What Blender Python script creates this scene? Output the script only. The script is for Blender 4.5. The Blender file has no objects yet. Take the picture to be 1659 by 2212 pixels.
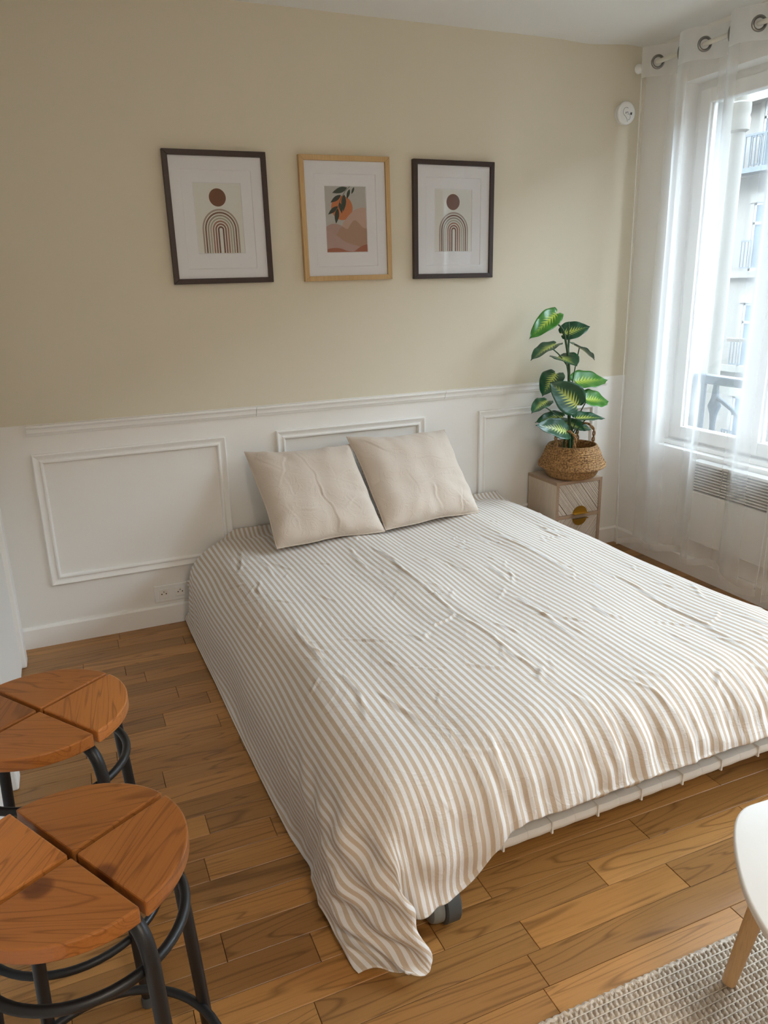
import bpy, bmesh, math, random
import numpy as np
from mathutils import Vector, Matrix

sc = bpy.context.scene
COL = sc.collection
PI = math.pi

# ------------------------------------------------------------------ camera
cam = bpy.data.cameras.new('camera')
cam_o = bpy.data.objects.new('camera', cam)
COL.objects.link(cam_o)
_yaw, _pit, _rol = [math.radians(v) for v in (22.6607, 16.9637, -1.4142)]
_fw = Vector((math.sin(_yaw) * math.cos(_pit), math.cos(_yaw) * math.cos(_pit), -math.sin(_pit)))
_r = Vector((math.cos(_yaw), -math.sin(_yaw), 0)); _u = _r.cross(_fw)
_r2 = _r * math.cos(_rol) + _u * math.sin(_rol); _u2 = _u * math.cos(_rol) - _r * math.sin(_rol)
_M = Matrix((_r2, _u2, -_fw)).transposed().to_4x4(); _M.translation = (0, -3.2625, 1.452)
cam_o.matrix_world = _M
cam.sensor_fit = 'HORIZONTAL'; cam.sensor_width = 36; cam.lens = 36 * 1618.54 / 1659
cam.clip_start = .02; cam.clip_end = 400
sc.camera = cam_o

# ------------------------------------------------------------------ sky, exposure
w = bpy.data.worlds.new('overcast_sky'); sc.world = w; w.use_nodes = True
wb = w.node_tree.nodes['Background']
wb.inputs[0].default_value = (.72, .87, 1.0, 1); wb.inputs[1].default_value = 2.9
vs = sc.view_settings
vs.view_transform = 'Standard'; vs.look = 'None'; vs.gamma = 1; vs.use_curve_mapping = False
vs.exposure = 3.38
sc.cycles.max_bounces = 9; sc.cycles.diffuse_bounces = 5; sc.cycles.transparent_max_bounces = 12
sc.cycles.caustics_reflective = False; sc.cycles.caustics_refractive = False
sc.cycles.sample_clamp_indirect = 6

XL, XR, YF, HC = -.325, 2.798, -5.2, 2.5          # room: left, right, front wall, ceiling height
W1 = (-1.28, -.26, .62, 2.30)                      # window openings in the right wall (y0,y1,z0,z1)
W2 = (-3.05, -1.75, .62, 2.30)
for (a, b, c, d) in (W1, W2):                      # sampling portals in the openings (they emit nothing)
    pl = bpy.data.lights.new('window_portal', 'AREA'); pl.shape = 'RECTANGLE'; pl.size = d - c; pl.size_y = b - a
    pl.cycles.is_portal = True
    po = bpy.data.objects.new('window_portal', pl); COL.objects.link(po)
    po.location = (XR + .28, (a + b) / 2, (c + d) / 2); po.rotation_euler = (0, PI / 2, 0)

# ------------------------------------------------------------------ materials
def lin(h):
    h = h.lstrip('#'); o = []
    for i in (0, 2, 4):
        c = int(h[i:i + 2], 16) / 255
        o.append(c / 12.92 if c <= .04045 else ((c + .055) / 1.055) ** 2.4)
    return (*o, 1)

class NT:
    def __init__(s, name):
        s.m = bpy.data.materials.new(name); s.m.use_nodes = True
        s.t = s.m.node_tree; s.N = s.t.nodes; s.L = s.t.links
        s.b = s.N['Principled BSDF']; s.out = s.N['Material Output']
    def n(s, typ, **kw):
        x = s.N.new('ShaderNode' + typ)
        for k, v in kw.items(): setattr(x, k, v)
        return x
    def lk(s, a, b): s.L.new(a, b)
    def val(s, sock, v):
        if hasattr(v, 'is_linked') or isinstance(v, bpy.types.NodeSocket): s.L.new(v, sock)
        else: sock.default_value = v
    def math(s, op, a, b=None, clamp=False):
        x = s.n('Math', operation=op, use_clamp=clamp); s.val(x.inputs[0], a)
        if b is not None: s.val(x.inputs[1], b)
        return x.outputs[0]
    def mix(s, f, a, b, mode='MIX'):
        x = s.n('Mix', data_type='RGBA', blend_type=mode); s.val(x.inputs[0], f); s.val(x.inputs[6], a); s.val(x.inputs[7], b)
        return x.outputs[2]
    def ramp(s, f, stops, interp='LINEAR'):
        x = s.n('ValToRGB'); s.val(x.inputs[0], f); e = x.color_ramp; e.interpolation = interp
        while len(e.elements) > 1: e.elements.remove(e.elements[-1])
        for i, (p, c) in enumerate(stops):
            el = e.elements[0] if i == 0 else e.elements.new(p)
            el.position = p; el.color = c if len(c) == 4 else (*c, 1)
        return x.outputs[0]
    def noise(s, vec, scale, detail=3, rough=.5, dist=0):
        x = s.n('TexNoise'); x.inputs['Scale'].default_value = scale; x.inputs['Detail'].default_value = detail
        x.inputs['Roughness'].default_value = rough; x.inputs['Distortion'].default_value = dist
        if vec is not None: s.lk(vec, x.inputs['Vector'])
        return x.outputs[0]
    def coord(s, which='Object'):
        return s.n('TexCoord').outputs[which]
    def mapping(s, vec, scale=(1, 1, 1), rot=(0, 0, 0), loc=(0, 0, 0)):
        x = s.n('Mapping'); s.lk(vec, x.inputs[0]); x.inputs['Scale'].default_value = scale
        x.inputs['Rotation'].default_value = rot; x.inputs['Location'].default_value = loc
        return x.outputs[0]
    def bump(s, h, strength=.3, dist=.01, normal=None):
        x = s.n('Bump'); s.lk(h, x.inputs['Height']); x.inputs['Strength'].default_value = strength
        x.inputs['Distance'].default_value = dist
        if normal is not None: s.lk(normal, x.inputs['Normal'])
        s.lk(x.outputs[0], s.b.inputs['Normal']); return x.outputs[0]

def plain(name, col, rough=.5, metal=0, spec=.5, noise=0, bump=0, nscale=60):
    t = NT(name); c = lin(col) if isinstance(col, str) else (*col, 1)
    t.b.inputs['Base Color'].default_value = c; t.b.inputs['Roughness'].default_value = rough
    t.b.inputs['Metallic'].default_value = metal; t.b.inputs['Specular IOR Level'].default_value = spec
    if noise or bump:
        v = t.coord('Object'); f = t.noise(v, nscale, 4)
        if noise:
            d = tuple(x * (1 - noise) for x in c[:3]) + (1,)
            t.lk(t.mix(f, c, d), t.b.inputs['Base Color'])
        if bump: t.bump(f, bump, .002)
    return t.m

def wood(name, cols, axis=0, scale=1.0, rough=.45, rings=True, perobj=True, knots=0, bump=.12):
    """grain that runs along object axis `axis`"""
    t = NT(name); v = t.coord('Object')
    if perobj:
        oi = t.n('ObjectInfo'); add = t.n('VectorMath', operation='ADD'); sc_ = t.n('VectorMath', operation='SCALE')
        cmb = t.n('CombineXYZ'); t.lk(oi.outputs['Random'], cmb.inputs[0]); t.lk(oi.outputs['Random'], cmb.inputs[1]); t.lk(oi.outputs['Random'], cmb.inputs[2])
        t.lk(cmb.outputs[0], sc_.inputs[0]); sc_.inputs[3].default_value = 37.0
        t.lk(v, add.inputs[0]); t.lk(sc_.outputs[0], add.inputs[1]); v = add.outputs[0]
    st = [1, 1, 1]; st[axis] = .09
    m1 = t.mapping(v, tuple(x * scale for x in st))
    big = t.noise(m1, 9, 2, .5, .6)
    st2 = [1, 1, 1]; st2[axis] = .03
    m2 = t.mapping(v, tuple(x * scale for x in st2))
    fine = t.noise(m2, 160, 4, .65)
    # cathedral bands: contour lines of the stretched noise
    bands = t.math('FRACT', t.math('MULTIPLY', big, 11.0))
    bands = t.math('ABSOLUTE', t.math('SUBTRACT', bands, .5))
    line = t.ramp(bands, [(0, (1, 1, 1)), (.13, (0, 0, 0))])
    n2 = t.noise(m1, 3, 2)
    base = t.ramp(n2, [(.3, lin(cols[0])), (.7, lin(cols[1]))])
    f = t.math('MULTIPLY', line, .6 if rings else .15)
    c = t.mix(f, base, lin(cols[2]))
    c = t.mix(t.math('MULTIPLY', t.ramp(fine, [(.5, (0, 0, 0)), (.72, (1, 1, 1))]), .4), c, lin(cols[2]))
    if knots:
        vo = t.n('TexVoronoi'); t.lk(t.mapping(v, (1, 1, 1)), vo.inputs['Vector']); vo.inputs['Scale'].default_value = knots
        k = t.ramp(vo.outputs['Distance'], [(.0, (1, 1, 1)), (.11, (.8, .8, .8)), (.16, (0, 0, 0))])
        c = t.mix(t.math('MULTIPLY', k, .85), c, lin('#5a2a12'))
    if perobj:
        h = t.n('HueSaturation'); t.lk(c, h.inputs['Color'])
        mr = t.n('MapRange'); t.lk(oi.outputs['Random'], mr.inputs[0]); mr.inputs[3].default_value = .74; mr.inputs[4].default_value = 1.22
        t.lk(mr.outputs[0], h.inputs['Value']); c = h.outputs[0]
    t.lk(c, t.b.inputs['Base Color']); t.b.inputs['Roughness'].default_value = rough
    t.bump(fine, bump, .001)
    return t.m

M = {}
M['beige'] = plain('beige_wall_paint', '#dbd2bd', .85, spec=.2, bump=.06, nscale=180)
M['white_wall'] = plain('white_wall_paint', '#efece6', .7, spec=.25, bump=.05, nscale=160)
M['white_trim'] = plain('white_gloss_paint', '#f2f0eb', .45, spec=.4)
M['ceiling'] = plain('ceiling_paint', '#efede8', .9, spec=.2)
M['floor_base'] = plain('floor_gap', '#2a190c', .8)
M['plank'] = wood('oak_plank', ('#b3824a', '#9b6c38', '#5f3d1c'), 0, 1.0, .36)
M['pine'] = wood('stained_pine', ('#b8763a', '#a5652e', '#6f3f1a'), 0, 1.6, .28, knots=6.5, bump=.06)
M['oak_light'] = wood('light_oak', ('#cfae7c', '#bf9b66', '#94703f'), 2, 2.0, .5, rings=False, perobj=False, bump=.06)
M['oak_leg'] = wood('oak_table_leg', ('#cfa878', '#bf9766', '#946e44'), 2, 2.0, .45, rings=False, perobj=False, bump=.05)
M['dark_wood'] = wood('dark_walnut', ('#38241a', '#2e1c15', '#1b100b'), 2, 2.0, .4, rings=False, perobj=False, bump=.05)
M['ns_wood'] = wood('washed_wood', ('#cdbba6', '#bda993', '#97826c'), 2, 3.0, .6, rings=False, perobj=False, bump=.08)
M['ns_edge'] = wood('washed_wood_edge', ('#a1866c', '#957a62', '#77604c'), 0, 3.0, .6, rings=False, perobj=False, bump=.06)
M['ns_strip'] = plain('washed_wood_strip', '#d2c2b0', .6, noise=.3, nscale=40)
M['ns_groove'] = plain('brown_wood_groove', '#6c5442', .7, noise=.2, nscale=40)
M['black_metal'] = plain('black_powder_coat', '#17181a', .42, spec=.5, noise=.1, nscale=300)
M['white_metal'] = plain('white_lacquered_metal', '#dcdad4', .4)
M['mattress'] = plain('mattress_ticking', '#cfc8c0', .9, bump=.1, nscale=250)
M['grey_rubber'] = plain('dark_grey_rubber', '#4a4d4e', .6)
M['grey_plastic'] = plain('grey_plastic', '#7f8484', .5)
M['white_plastic'] = plain('white_plastic', '#efefec', .35)
M['slot'] = plain('socket_dark', '#1c1a18', .6)
M['steel'] = plain('brushed_steel', '#8a8a88', .28, metal=1)
M['brass'] = plain('brass', '#b58f3f', .3, metal=1, noise=.1)
M['table_top'] = plain('white_lacquer', '#e4e1db', .38, noise=.02)
M['mat_board'] = plain('white_mat_board', '#f3f4f7', .85, spec=.2)
M['paper'] = plain('print_paper', '#e8e9e2', .85, spec=.2)
M['rod'] = plain('cream_rod', '#d8d4c8', .4)
M['basket'] = None

def glass(name, fac=.07, rough=.02, tint=(1, 1, 1, 1)):
    t = NT(name); t.N.remove(t.b)
    tr = t.n('BsdfTransparent'); tr.inputs[0].default_value = tint
    gl = t.n('BsdfGlossy'); gl.inputs['Roughness'].default_value = rough; gl.inputs['Color'].default_value = (1, 1, 1, 1)
    lw = t.n('LayerWeight'); lw.inputs[0].default_value = .25
    mx = t.n('MixShader'); f = t.math('ADD', t.math('MULTIPLY', lw.outputs['Fresnel'], .5), fac * .3, clamp=True)
    t.lk(f, mx.inputs[0]); t.lk(tr.outputs[0], mx.inputs[1]); t.lk(gl.outputs[0], mx.inputs[2]); t.lk(mx.outputs[0], t.out.inputs[0])
    return t.m
M['glass'] = glass('window_glass'); M['frame_glass'] = glass('picture_glass', .03)

def sheer(name, dens, col):
    t = NT(name); t.N.remove(t.b)
    tr = t.n('BsdfTransparent'); df = t.n('BsdfDiffuse'); tl = t.n('BsdfTranslucent')
    df.inputs[0].default_value = col; tl.inputs[0].default_value = col
    m1 = t.n('MixShader'); m1.inputs[0].default_value = .6; t.lk(df.outputs[0], m1.inputs[1]); t.lk(tl.outputs[0], m1.inputs[2])
    # the weave closes up where the cloth turns away from the eye
    lw = t.n('LayerWeight'); lw.inputs[0].default_value = .35
    f = t.math('ADD', t.math('MULTIPLY', lw.outputs['Facing'], .48), dens, clamp=True)
    m2 = t.n('MixShader'); t.lk(f, m2.inputs[0]); t.lk(tr.outputs[0], m2.inputs[1]); t.lk(m1.outputs[0], m2.inputs[2])
    t.lk(m2.outputs[0], t.out.inputs[0]); return t.m
M['sheer'] = sheer('sheer_voile', .21, (.95, .96, .97, 1))
M['sheer_band'] = sheer('sheer_voile_double', .58, (.95, .95, .94, 1))

def stripes(name, period, c1, c2, axis=0, wrinkle=True):
    t = NT(name); u = t.n('UVMap'); u.uv_map = 'uv'
    s = t.n('SeparateXYZ'); t.lk(u.outputs[0], s.inputs[0])
    f = t.math('FRACT', t.math('DIVIDE', s.outputs[axis], period))
    f = t.math('ABSOLUTE', t.math('SUBTRACT', f, .5))
    f = t.ramp(f, [(.235, (0, 0, 0)), (.265, (1, 1, 1))])
    c = t.mix(f, lin(c1), lin(c2)); t.lk(c, t.b.inputs['Base Color'])
    t.b.inputs['Roughness'].default_value = .9; t.b.inputs['Specular IOR Level'].default_value = .2
    t.b.inputs['Sheen Weight'].default_value = .15
    if wrinkle:
        m = t.mapping(u.outputs[0], (1.0, .55, 1), (0, 0, .5))
        a = t.noise(m, 7, 5, .55, 1.2); a = t.math('ABSOLUTE', t.math('SUBTRACT', a, .5))
        b = t.noise(t.mapping(u.outputs[0], (.7, 1.3, 1), (0, 0, -.7)), 11, 4, .5, 1.5); b = t.math('ABSOLUTE', t.math('SUBTRACT', b, .5))
        h = t.math('ADD', t.ramp(a, [(0, (1, 1, 1)), (.06, (0, 0, 0))]), t.math('MULTIPLY', t.ramp(b, [(0, (1, 1, 1)), (.05, (0, 0, 0))]), .6))
        t.bump(h, .22, .004)
    return t.m
M['duvet'] = stripes('striped_cotton', .0212, '#dedcda', '#c2b09b')
M['pillow_back'] = stripes('striped_cotton_piping', .0212, '#e6e3df', '#c4af98', axis=1, wrinkle=False)

def linen(name, col):
    t = NT(name); v = t.coord('Object')
    a = t.noise(t.mapping(v, (1, 1, 1), (0, 0, .6)), 14, 4, .5, 1.4); a = t.math('ABSOLUTE', t.math('SUBTRACT', a, .5))
    h = t.ramp(a, [(0, (1, 1, 1)), (.05, (0, 0, 0))])
    t.b.inputs['Base Color'].default_value = lin(col); t.b.inputs['Roughness'].default_value = .9
    t.b.inputs['Specular IOR Level'].default_value = .2; t.b.inputs['Sheen Weight'].default_value = .2
    t.bump(h, .2, .004); return t.m
M['cushion'] = linen('beige_cotton', '#d2c4b5')

def woven(name, c1, c2):
    t = NT(name); v = t.coord('Object')
    w1 = t.n('TexNoise'); t.lk(v, w1.inputs['Vector']); w1.inputs['Scale'].default_value = 120; w1.inputs['Detail'].default_value = 3
    c = t.ramp(w1.outputs[0], [(.35, lin(c2)), (.62, lin(c1))]); t.lk(c, t.b.inputs['Base Color'])
    t.b.inputs['Roughness'].default_value = .7; t.bump(w1.outputs[0], .5, .004); return t.m
M['basket'] = woven('seagrass', '#bd935c', '#6a4726')
M['basket_low'] = woven('seagrass_base', '#a67c48', '#6a4a28')
M['rug'] = woven('natural_wool', '#d2c6b5', '#b0a190')
M['rug_light'] = plain('pale_weft', '#d6ccbd', .9)

def leafmat(name, dark, light, vein):
    t = NT(name); u = t.n('UVMap'); u.uv_map = 'uv'; s = t.n('SeparateXYZ'); t.lk(u.outputs[0], s.inputs[0])
    av = t.math('ABSOLUTE', s.outputs[1])
    # side veins run forward from the midrib
    k = t.math('FRACT', t.math('MULTIPLY', t.math('SUBTRACT', s.outputs[0], t.math('MULTIPLY', av, .30)), 11.0))
    k = t.math('ABSOLUTE', t.math('SUBTRACT', k, .5))
    reach = t.math('SUBTRACT', .60, t.math('MULTIPLY', k, 1.15))
    env = t.math('MULTIPLY', t.math('SUBTRACT', 1.0, t.math('ABSOLUTE', t.math('SUBTRACT', s.outputs[0], .35))), reach)
    f = t.math('MULTIPLY', t.math('SUBTRACT', env, av), 7.0, clamp=True)
    f = t.math('MULTIPLY', f, t.math('MULTIPLY', t.math('SUBTRACT', .95, s.outputs[0]), 1.6, clamp=True))
    n = t.noise(t.coord('Object'), 25, 3)
    base = t.ramp(n, [(.3, lin(dark)), (.75, lin(light))])
    t.lk(t.mix(f, base, lin(vein)), t.b.inputs['Base Color'])
    t.b.inputs['Roughness'].default_value = .32
    t.bump(k, .25, .002); return t.m
M['leaf_dark'] = leafmat('dark_variegated_leaf', '#0e3a22', '#1d5430', '#b9c25a')
M['leaf_light'] = leafmat('bright_variegated_leaf', '#2c6a22', '#4b8a2e', '#b5c84e')
M['stem'] = plain('green_stem', '#2c4a24', .5)

M['stone'] = plain('darkened_limestone', '#66625b', .9, noise=.18, nscale=1.2)  # outdoor stone and slate darker than real, offsetting the strong exposure in colour
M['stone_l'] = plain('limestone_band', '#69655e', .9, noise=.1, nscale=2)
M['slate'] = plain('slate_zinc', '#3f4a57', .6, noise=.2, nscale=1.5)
M['far_glass'] = plain('far_window_glass', '#46535c', .15)
M['far_frame'] = plain('far_window_frame', '#84888a', .6)
M['iron'] = plain('dark_iron', '#2e3940', .5)
M['asphalt'] = plain('street_asphalt', '#55585a', .9)

# ------------------------------------------------------------------ mesh helpers
class MB:
    def __init__(s): s.v = []; s.f = []; s.m = []; s.uv = []
    def add(s, vs, fs, mi=0):
        o = len(s.v); s.v += [tuple(p) for p in vs]
        for f in fs: s.f.append(tuple(i + o for i in f)); s.m.append(mi)
        return s
    def box(s, x0, x1, y0, y1, z0, z1, mi=0):
        return s.add([(x0, y0, z0), (x1, y0, z0), (x1, y1, z0), (x0, y1, z0), (x0, y0, z1), (x1, y0, z1), (x1, y1, z1), (x0, y1, z1)],
                     [(0, 3, 2, 1), (4, 5, 6, 7), (0, 1, 5, 4), (1, 2, 6, 5), (2, 3, 7, 6), (3, 0, 4, 7)], mi)
    def tube(s, pts, r, seg=10, mi=0, closed=False, caps=True):
        P = [Vector(p) for p in pts]; n = len(P); R = r if isinstance(r, (list, tuple)) else [r] * n
        ring = []; up = None
        for i in range(n):
            t = (P[(i + 1) % n] - P[i - 1]) if closed else (P[min(i + 1, n - 1)] - P[max(i - 1, 0)])
            t.normalize()
            if up is None:
                up = Vector((0, 0, 1)) if abs(t.z) < .9 else Vector((1, 0, 0))
            a = (up - t * up.dot(t)).normalized(); b = t.cross(a); up = a
            ring.append([P[i] + (a * math.cos(2 * PI * k / seg) + b * math.sin(2 * PI * k / seg)) * R[i] for k in range(seg)])
        vs_ = [p for rg in ring for p in rg]; fs = []
        for i in range(n if closed else n - 1):
            j = (i + 1) % n
            for k in range(seg):
                k2 = (k + 1) % seg; fs.append((i * seg + k, i * seg + k2, j * seg + k2, j * seg + k))
        if caps and not closed:
            fs.append(tuple(range(seg))[::-1]); fs.append(tuple((n - 1) * seg + k for k in range(seg)))
        return s.add(vs_, fs, mi)
    def lathe(s, prof, c=(0, 0, 0), seg=40, mi=0, close=True):
        n = len(prof); vs_ = []; fs = []
        for (r, z) in prof:
            for k in range(seg):
                a = 2 * PI * k / seg; vs_.append((c[0] + r * math.cos(a), c[1] + r * math.sin(a), c[2] + z))
        for i in range(n - 1):
            for k in range(seg):
                k2 = (k + 1) % seg; fs.append((i * seg + k, i * seg + k2, (i + 1) * seg + k2, (i + 1) * seg + k))
        if close: fs.append(tuple(range(seg))[::-1]); fs.append(tuple((n - 1) * seg + k for k in range(seg)))
        return s.add(vs_, fs, mi)
    def prism(s, poly, z0, z1, mi=0, fn=None):
        """polygon (a,b) extruded from z0 to z1; fn maps (a,b,z) to the scene"""
        fn = fn or (lambda a, b, z: (a, b, z)); n = len(poly)
        vs_ = [fn(a, b, z0) for a, b in poly] + [fn(a, b, z1) for a, b in poly]
        fs = [tuple(range(n))[::-1], tuple(range(n, 2 * n))] + [(i, (i + 1) % n, n + (i + 1) % n, n + i) for i in range(n)]
        return s.add(vs_, fs, mi)
    def grid(s, fn, nu, nv, mi=0):
        vs_ = [fn(i / (nu - 1), j / (nv - 1)) for j in range(nv) for i in range(nu)]
        fs = [(j * nu + i, j * nu + i + 1, (j + 1) * nu + i + 1, (j + 1) * nu + i) for j in range(nv - 1) for i in range(nu - 1)]
        return s.add(vs_, fs, mi)
    def build(s, name, mats, parent=None, smooth=False, bevel=0, seg=2, fix=True, loc=None):
        mats = mats if isinstance(mats, (list, tuple)) else [mats]
        me = bpy.data.meshes.new(name); off = Vector((0, 0, 0))
        q = parent
        while q is not None: off = off + q.location; q = q.parent
        if loc is not None: off = off + (Vector(loc) - off)
        me.from_pydata([tuple(Vector(p) - off) for p in s.v], [], s.f)
        for m_ in mats: me.materials.append(m_)
        if any(s.m): me.polygons.foreach_set('material_index', s.m)
        if fix or bevel:
            bm = bmesh.new(); bm.from_mesh(me)
            if fix: bmesh.ops.recalc_face_normals(bm, faces=bm.faces)
            if bevel:
                ed = [e for e in bm.edges if len(e.link_faces) == 2 and e.calc_face_angle(0) > .5]
                bmesh.ops.bevel(bm, geom=ed, offset=bevel, segments=seg, profile=.5, affect='EDGES', clamp_overlap=True)
            bm.to_mesh(me); bm.free()
        if smooth:
            me.polygons.foreach_set('use_smooth', [True] * len(me.polygons))
            if smooth != 'full': me.set_sharp_from_angle(angle=math.radians(40))
        o = bpy.data.objects.new(name, me); COL.objects.link(o)
        if parent is not None: o.parent = parent
        if loc is not None and parent is None: o.location = loc
        return o

def tag(o, label, cat, group=None, kind=None):
    o['label'] = label; o['category'] = cat
    if group: o['group'] = group
    if kind: o['kind'] = kind
    return o
def thing(name, label, cat, loc, group=None, kind=None):
    o = bpy.data.objects.new(name, None); COL.objects.link(o); o.location = loc; o.empty_display_size = .05
    return tag(o, label, cat, group, kind)
def copy_tree(o, parent=None):
    c = o.copy(); COL.objects.link(c); c.parent = parent
    for ch in o.children: copy_tree(ch, c)
    return c
def catmull(pts, n=8, closed=False):
    P = [Vector(p) for p in pts]; N = len(P); out = []
    for i in range(N if closed else N - 1):
        g = (lambda k: P[k % N]) if closed else (lambda k: P[max(0, min(N - 1, k))])
        p0, p1, p2, p3 = g(i - 1), g(i), g(i + 1), g(i + 2)
        for k in range(n):
            t = k / n
            out.append(.5 * ((2 * p1) + (p2 - p0) * t + (2 * p0 - 5 * p1 + 4 * p2 - p3) * t * t + (3 * p1 - p0 - 3 * p2 + p3) * t ** 3))
    if not closed: out.append(P[-1])
    return out
def sst(a, b, x):
    t = np.clip((x - a) / (b - a), 0, 1); return t * t * (3 - 2 * t)

# ================================================================== SETTING
# ---- floor with planks
fl = thing('floor', 'oak plank floor running parallel to the beige wall', 'floor', (0, 0, 0), kind='structure')
MB().box(XL - .3, XR + .3, YF - .2, .2, -.08, -.013).build('floor_base', M['floor_base'], fl)
rng = random.Random(11)
PW = .0865
known = {-2.072: [.818, 1.261], -1.899: [.354, .795, 1.288], -1.9855: [.62, 1.08, 1.606], -2.245: [.767, 1.30], -1.553: [.17, .66], -.7745: [.162], -.861: [.338, -.1], -.4285: [.135, .6], -.688: [.333], -1.034: [-.09, .38], -1.1205: [.117], -1.726: [-.027, .42], -1.8125: [.161, .63, 1.634]}
plank_meshes = {}
def plank_mesh(L):
    L = round(L, 2)
    if L not in plank_meshes:
        g = MB().box(-L / 2 + .0006, L / 2 - .0006, -PW / 2 + .0005, PW / 2 - .0005, -.012, 0)
        o = g.build('plank', M['plank'], bevel=.0009, seg=1); plank_meshes[L] = o.data; bpy.data.objects.remove(o)
    return plank_meshes[L]
rest = MB(); n_pl = 0
top = -2.072 + PW * 24
k = 0
while True:
    y1 = top - k * PW; y0 = y1 - PW; k += 1
    if y1 < YF: break
    cuts = []
    for kk, xs in known.items():
        if abs(kk - y1) < .02: cuts = sorted(xs)
    x = XL + .004
    bounds = [x]
    seeds = [c for c in cuts if c > XL + .1]
    cur = x - rng.uniform(0, .35)
    if seeds:
        # fill towards the left of the first known joint
        c0 = seeds[0]; left = []
        while c0 - XL > .62:
            c0 -= round(rng.uniform(.42, .56), 2); left.append(c0)
        bounds += sorted(c for c in left if c > XL + .08) + seeds
        cur = seeds[-1]
    while True:
        cur += round(rng.uniform(.40, .66), 2)
        if cur > XR - .12: break
        if cur > bounds[-1] + .1: bounds.append(cur)
    bounds.append(XR - .004)
    for a, b in zip(bounds, bounds[1:]):
        if b - a < .02: continue
        if y0 > -2.75 and n_pl < 290:
            o = bpy.data.objects.new('plank', plank_mesh(b - a)); COL.objects.link(o); o.parent = fl
            L = round(b - a, 2); o.location = ((a + b) / 2, (y0 + y1) / 2, 0); o.scale = ((b - a) / L, 1, 1); n_pl += 1
        else:
            rest.box(a + .0006, b - .0006, y0 + .0005, y1 - .0005, -.012, 0)
ro = rest.build('far_planks', M['plank'], fl); ro['kind'] = 'stuff'

# ---- walls
ZP = .948
wbk = MB()
wbk.add([(XL - .2, 0, -.1), (XR + .3, 0, -.1), (XR + .3, 0, ZP), (XL - .2, 0, ZP)], [(0, 1, 2, 3)], 0)
wbk.add([(XL - .2, 0, ZP), (XR + .3, 0, ZP), (XR + .3, 0, HC + .1), (XL - .2, 0, HC + .1)], [(0, 1, 2, 3)], 1)
wbk.add([(XL - .2, .2, -.1), (XR + .3, .2, -.1), (XR + .3, .2, HC + .1), (XL - .2, .2, HC + .1)], [(3, 2, 1, 0)], 0)
tag(wbk.build('wall_back', [M['white_wall'], M['beige']], fix=False), 'beige painted wall with white lower half behind the bed', 'wall', kind='structure')
tag(MB().box(XL - .2, XL, YF - .2, -.001, -.1, HC + .1).build('wall_left', M['white_wall']), 'white side wall beside the wooden stools', 'wall', kind='structure')
tag(MB().box(XL, XR + .3, YF - .2, YF, -.1, HC + .1).build('wall_front', M['white_wall']), 'white wall behind the viewer', 'wall', kind='structure')
wr = MB(); TW = .30
ys = [YF, W2[0], W2[1], W1[0], W1[1], -.001]
for i_, (a, b) in enumerate(zip(ys, ys[1:])):
    op = i_ % 2
    if op:
        wr.box(XR, XR + TW, a, b, -.1, .62); wr.box(XR, XR + TW, a, b, 2.30, HC + .1)
    else: wr.box(XR, XR + TW, a, b, -.1, HC + .1)
tag(wr.build('wall_right', M['white_wall']), 'white window wall behind the sheer curtains', 'wall', kind='structure')
# ceiling with the soft plaster swelling towards the window wall
def ceil(u, v):
    x = XL - .1 + u * (XR + .2 - XL); y = .1 + v * (YF - .2)
    d = .007 * math.exp(-((x - 2.44) / .10) ** 2) * (1 + .4 * math.sin(y * 1.7)) - .008 * math.exp(-((x - 2.68) / .09) ** 2)
    return (x, y, HC - d)
ce = MB().grid(ceil, 120, 40); ce.box(XL - .2, XR + .3, YF - .2, .2, HC + .06, HC + .12)
tag(ce.build('ceiling', M['ceiling'], smooth=True, fix=False), 'white plaster ceiling with a soft swelling by the window', 'ceiling', kind='structure')

# ---- baseboards
def skirting(name, label, fn, L0, L1, h=.092, t=.015):
    pr = [(0, 0), (t, 0), (t, h - .008), (t - .006, h), (0, h)]
    g = MB(); n = len(pr)
    vs_ = [fn(L0, d, z) for d, z in pr] + [fn(L1, d, z) for d, z in pr]
    g.add(vs_, [tuple(range(n)), tuple(range(n, 2 * n))[::-1]] + [(i, (i + 1) % n, n + (i + 1) % n, n + i) for i in range(n)])
    tag(g.build(name, M['white_trim']), label, 'baseboard', kind='structure')
skirting('baseboard_back', 'white baseboard along the panelled wall behind the bed', lambda l, d, z: (l, -d, z), XL, XR)
skirting('baseboard_right', 'white baseboard under the window', lambda l, d, z: (XR - d, l, z), YF, -.015)
skirting('baseboard_left', 'short white baseboard in the left corner', lambda l, d, z: (XL + d, l, z), -.11, -.015)

# ---- door on the left wall (only its edge shows)
d1 = thing('door_1', 'white door with casing beside the stools', 'door', (XL, -.55, 0), kind='structure')
MB().box(XL, XL + .012, -.95, -.19, .01, 2.04).build('door_leaf', M['white_wall'], d1)
for a, b in ((-.19, -.11), (-1.03, -.95)):
    MB().box(XL, XL + .03, a, b, 0, 2.10).build('casing', M['white_trim'], d1, bevel=.006)
MB().box(XL, XL + .03, -.95, -.19, 2.04, 2.10).build('casing', M['white_trim'], d1, bevel=.006)

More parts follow.
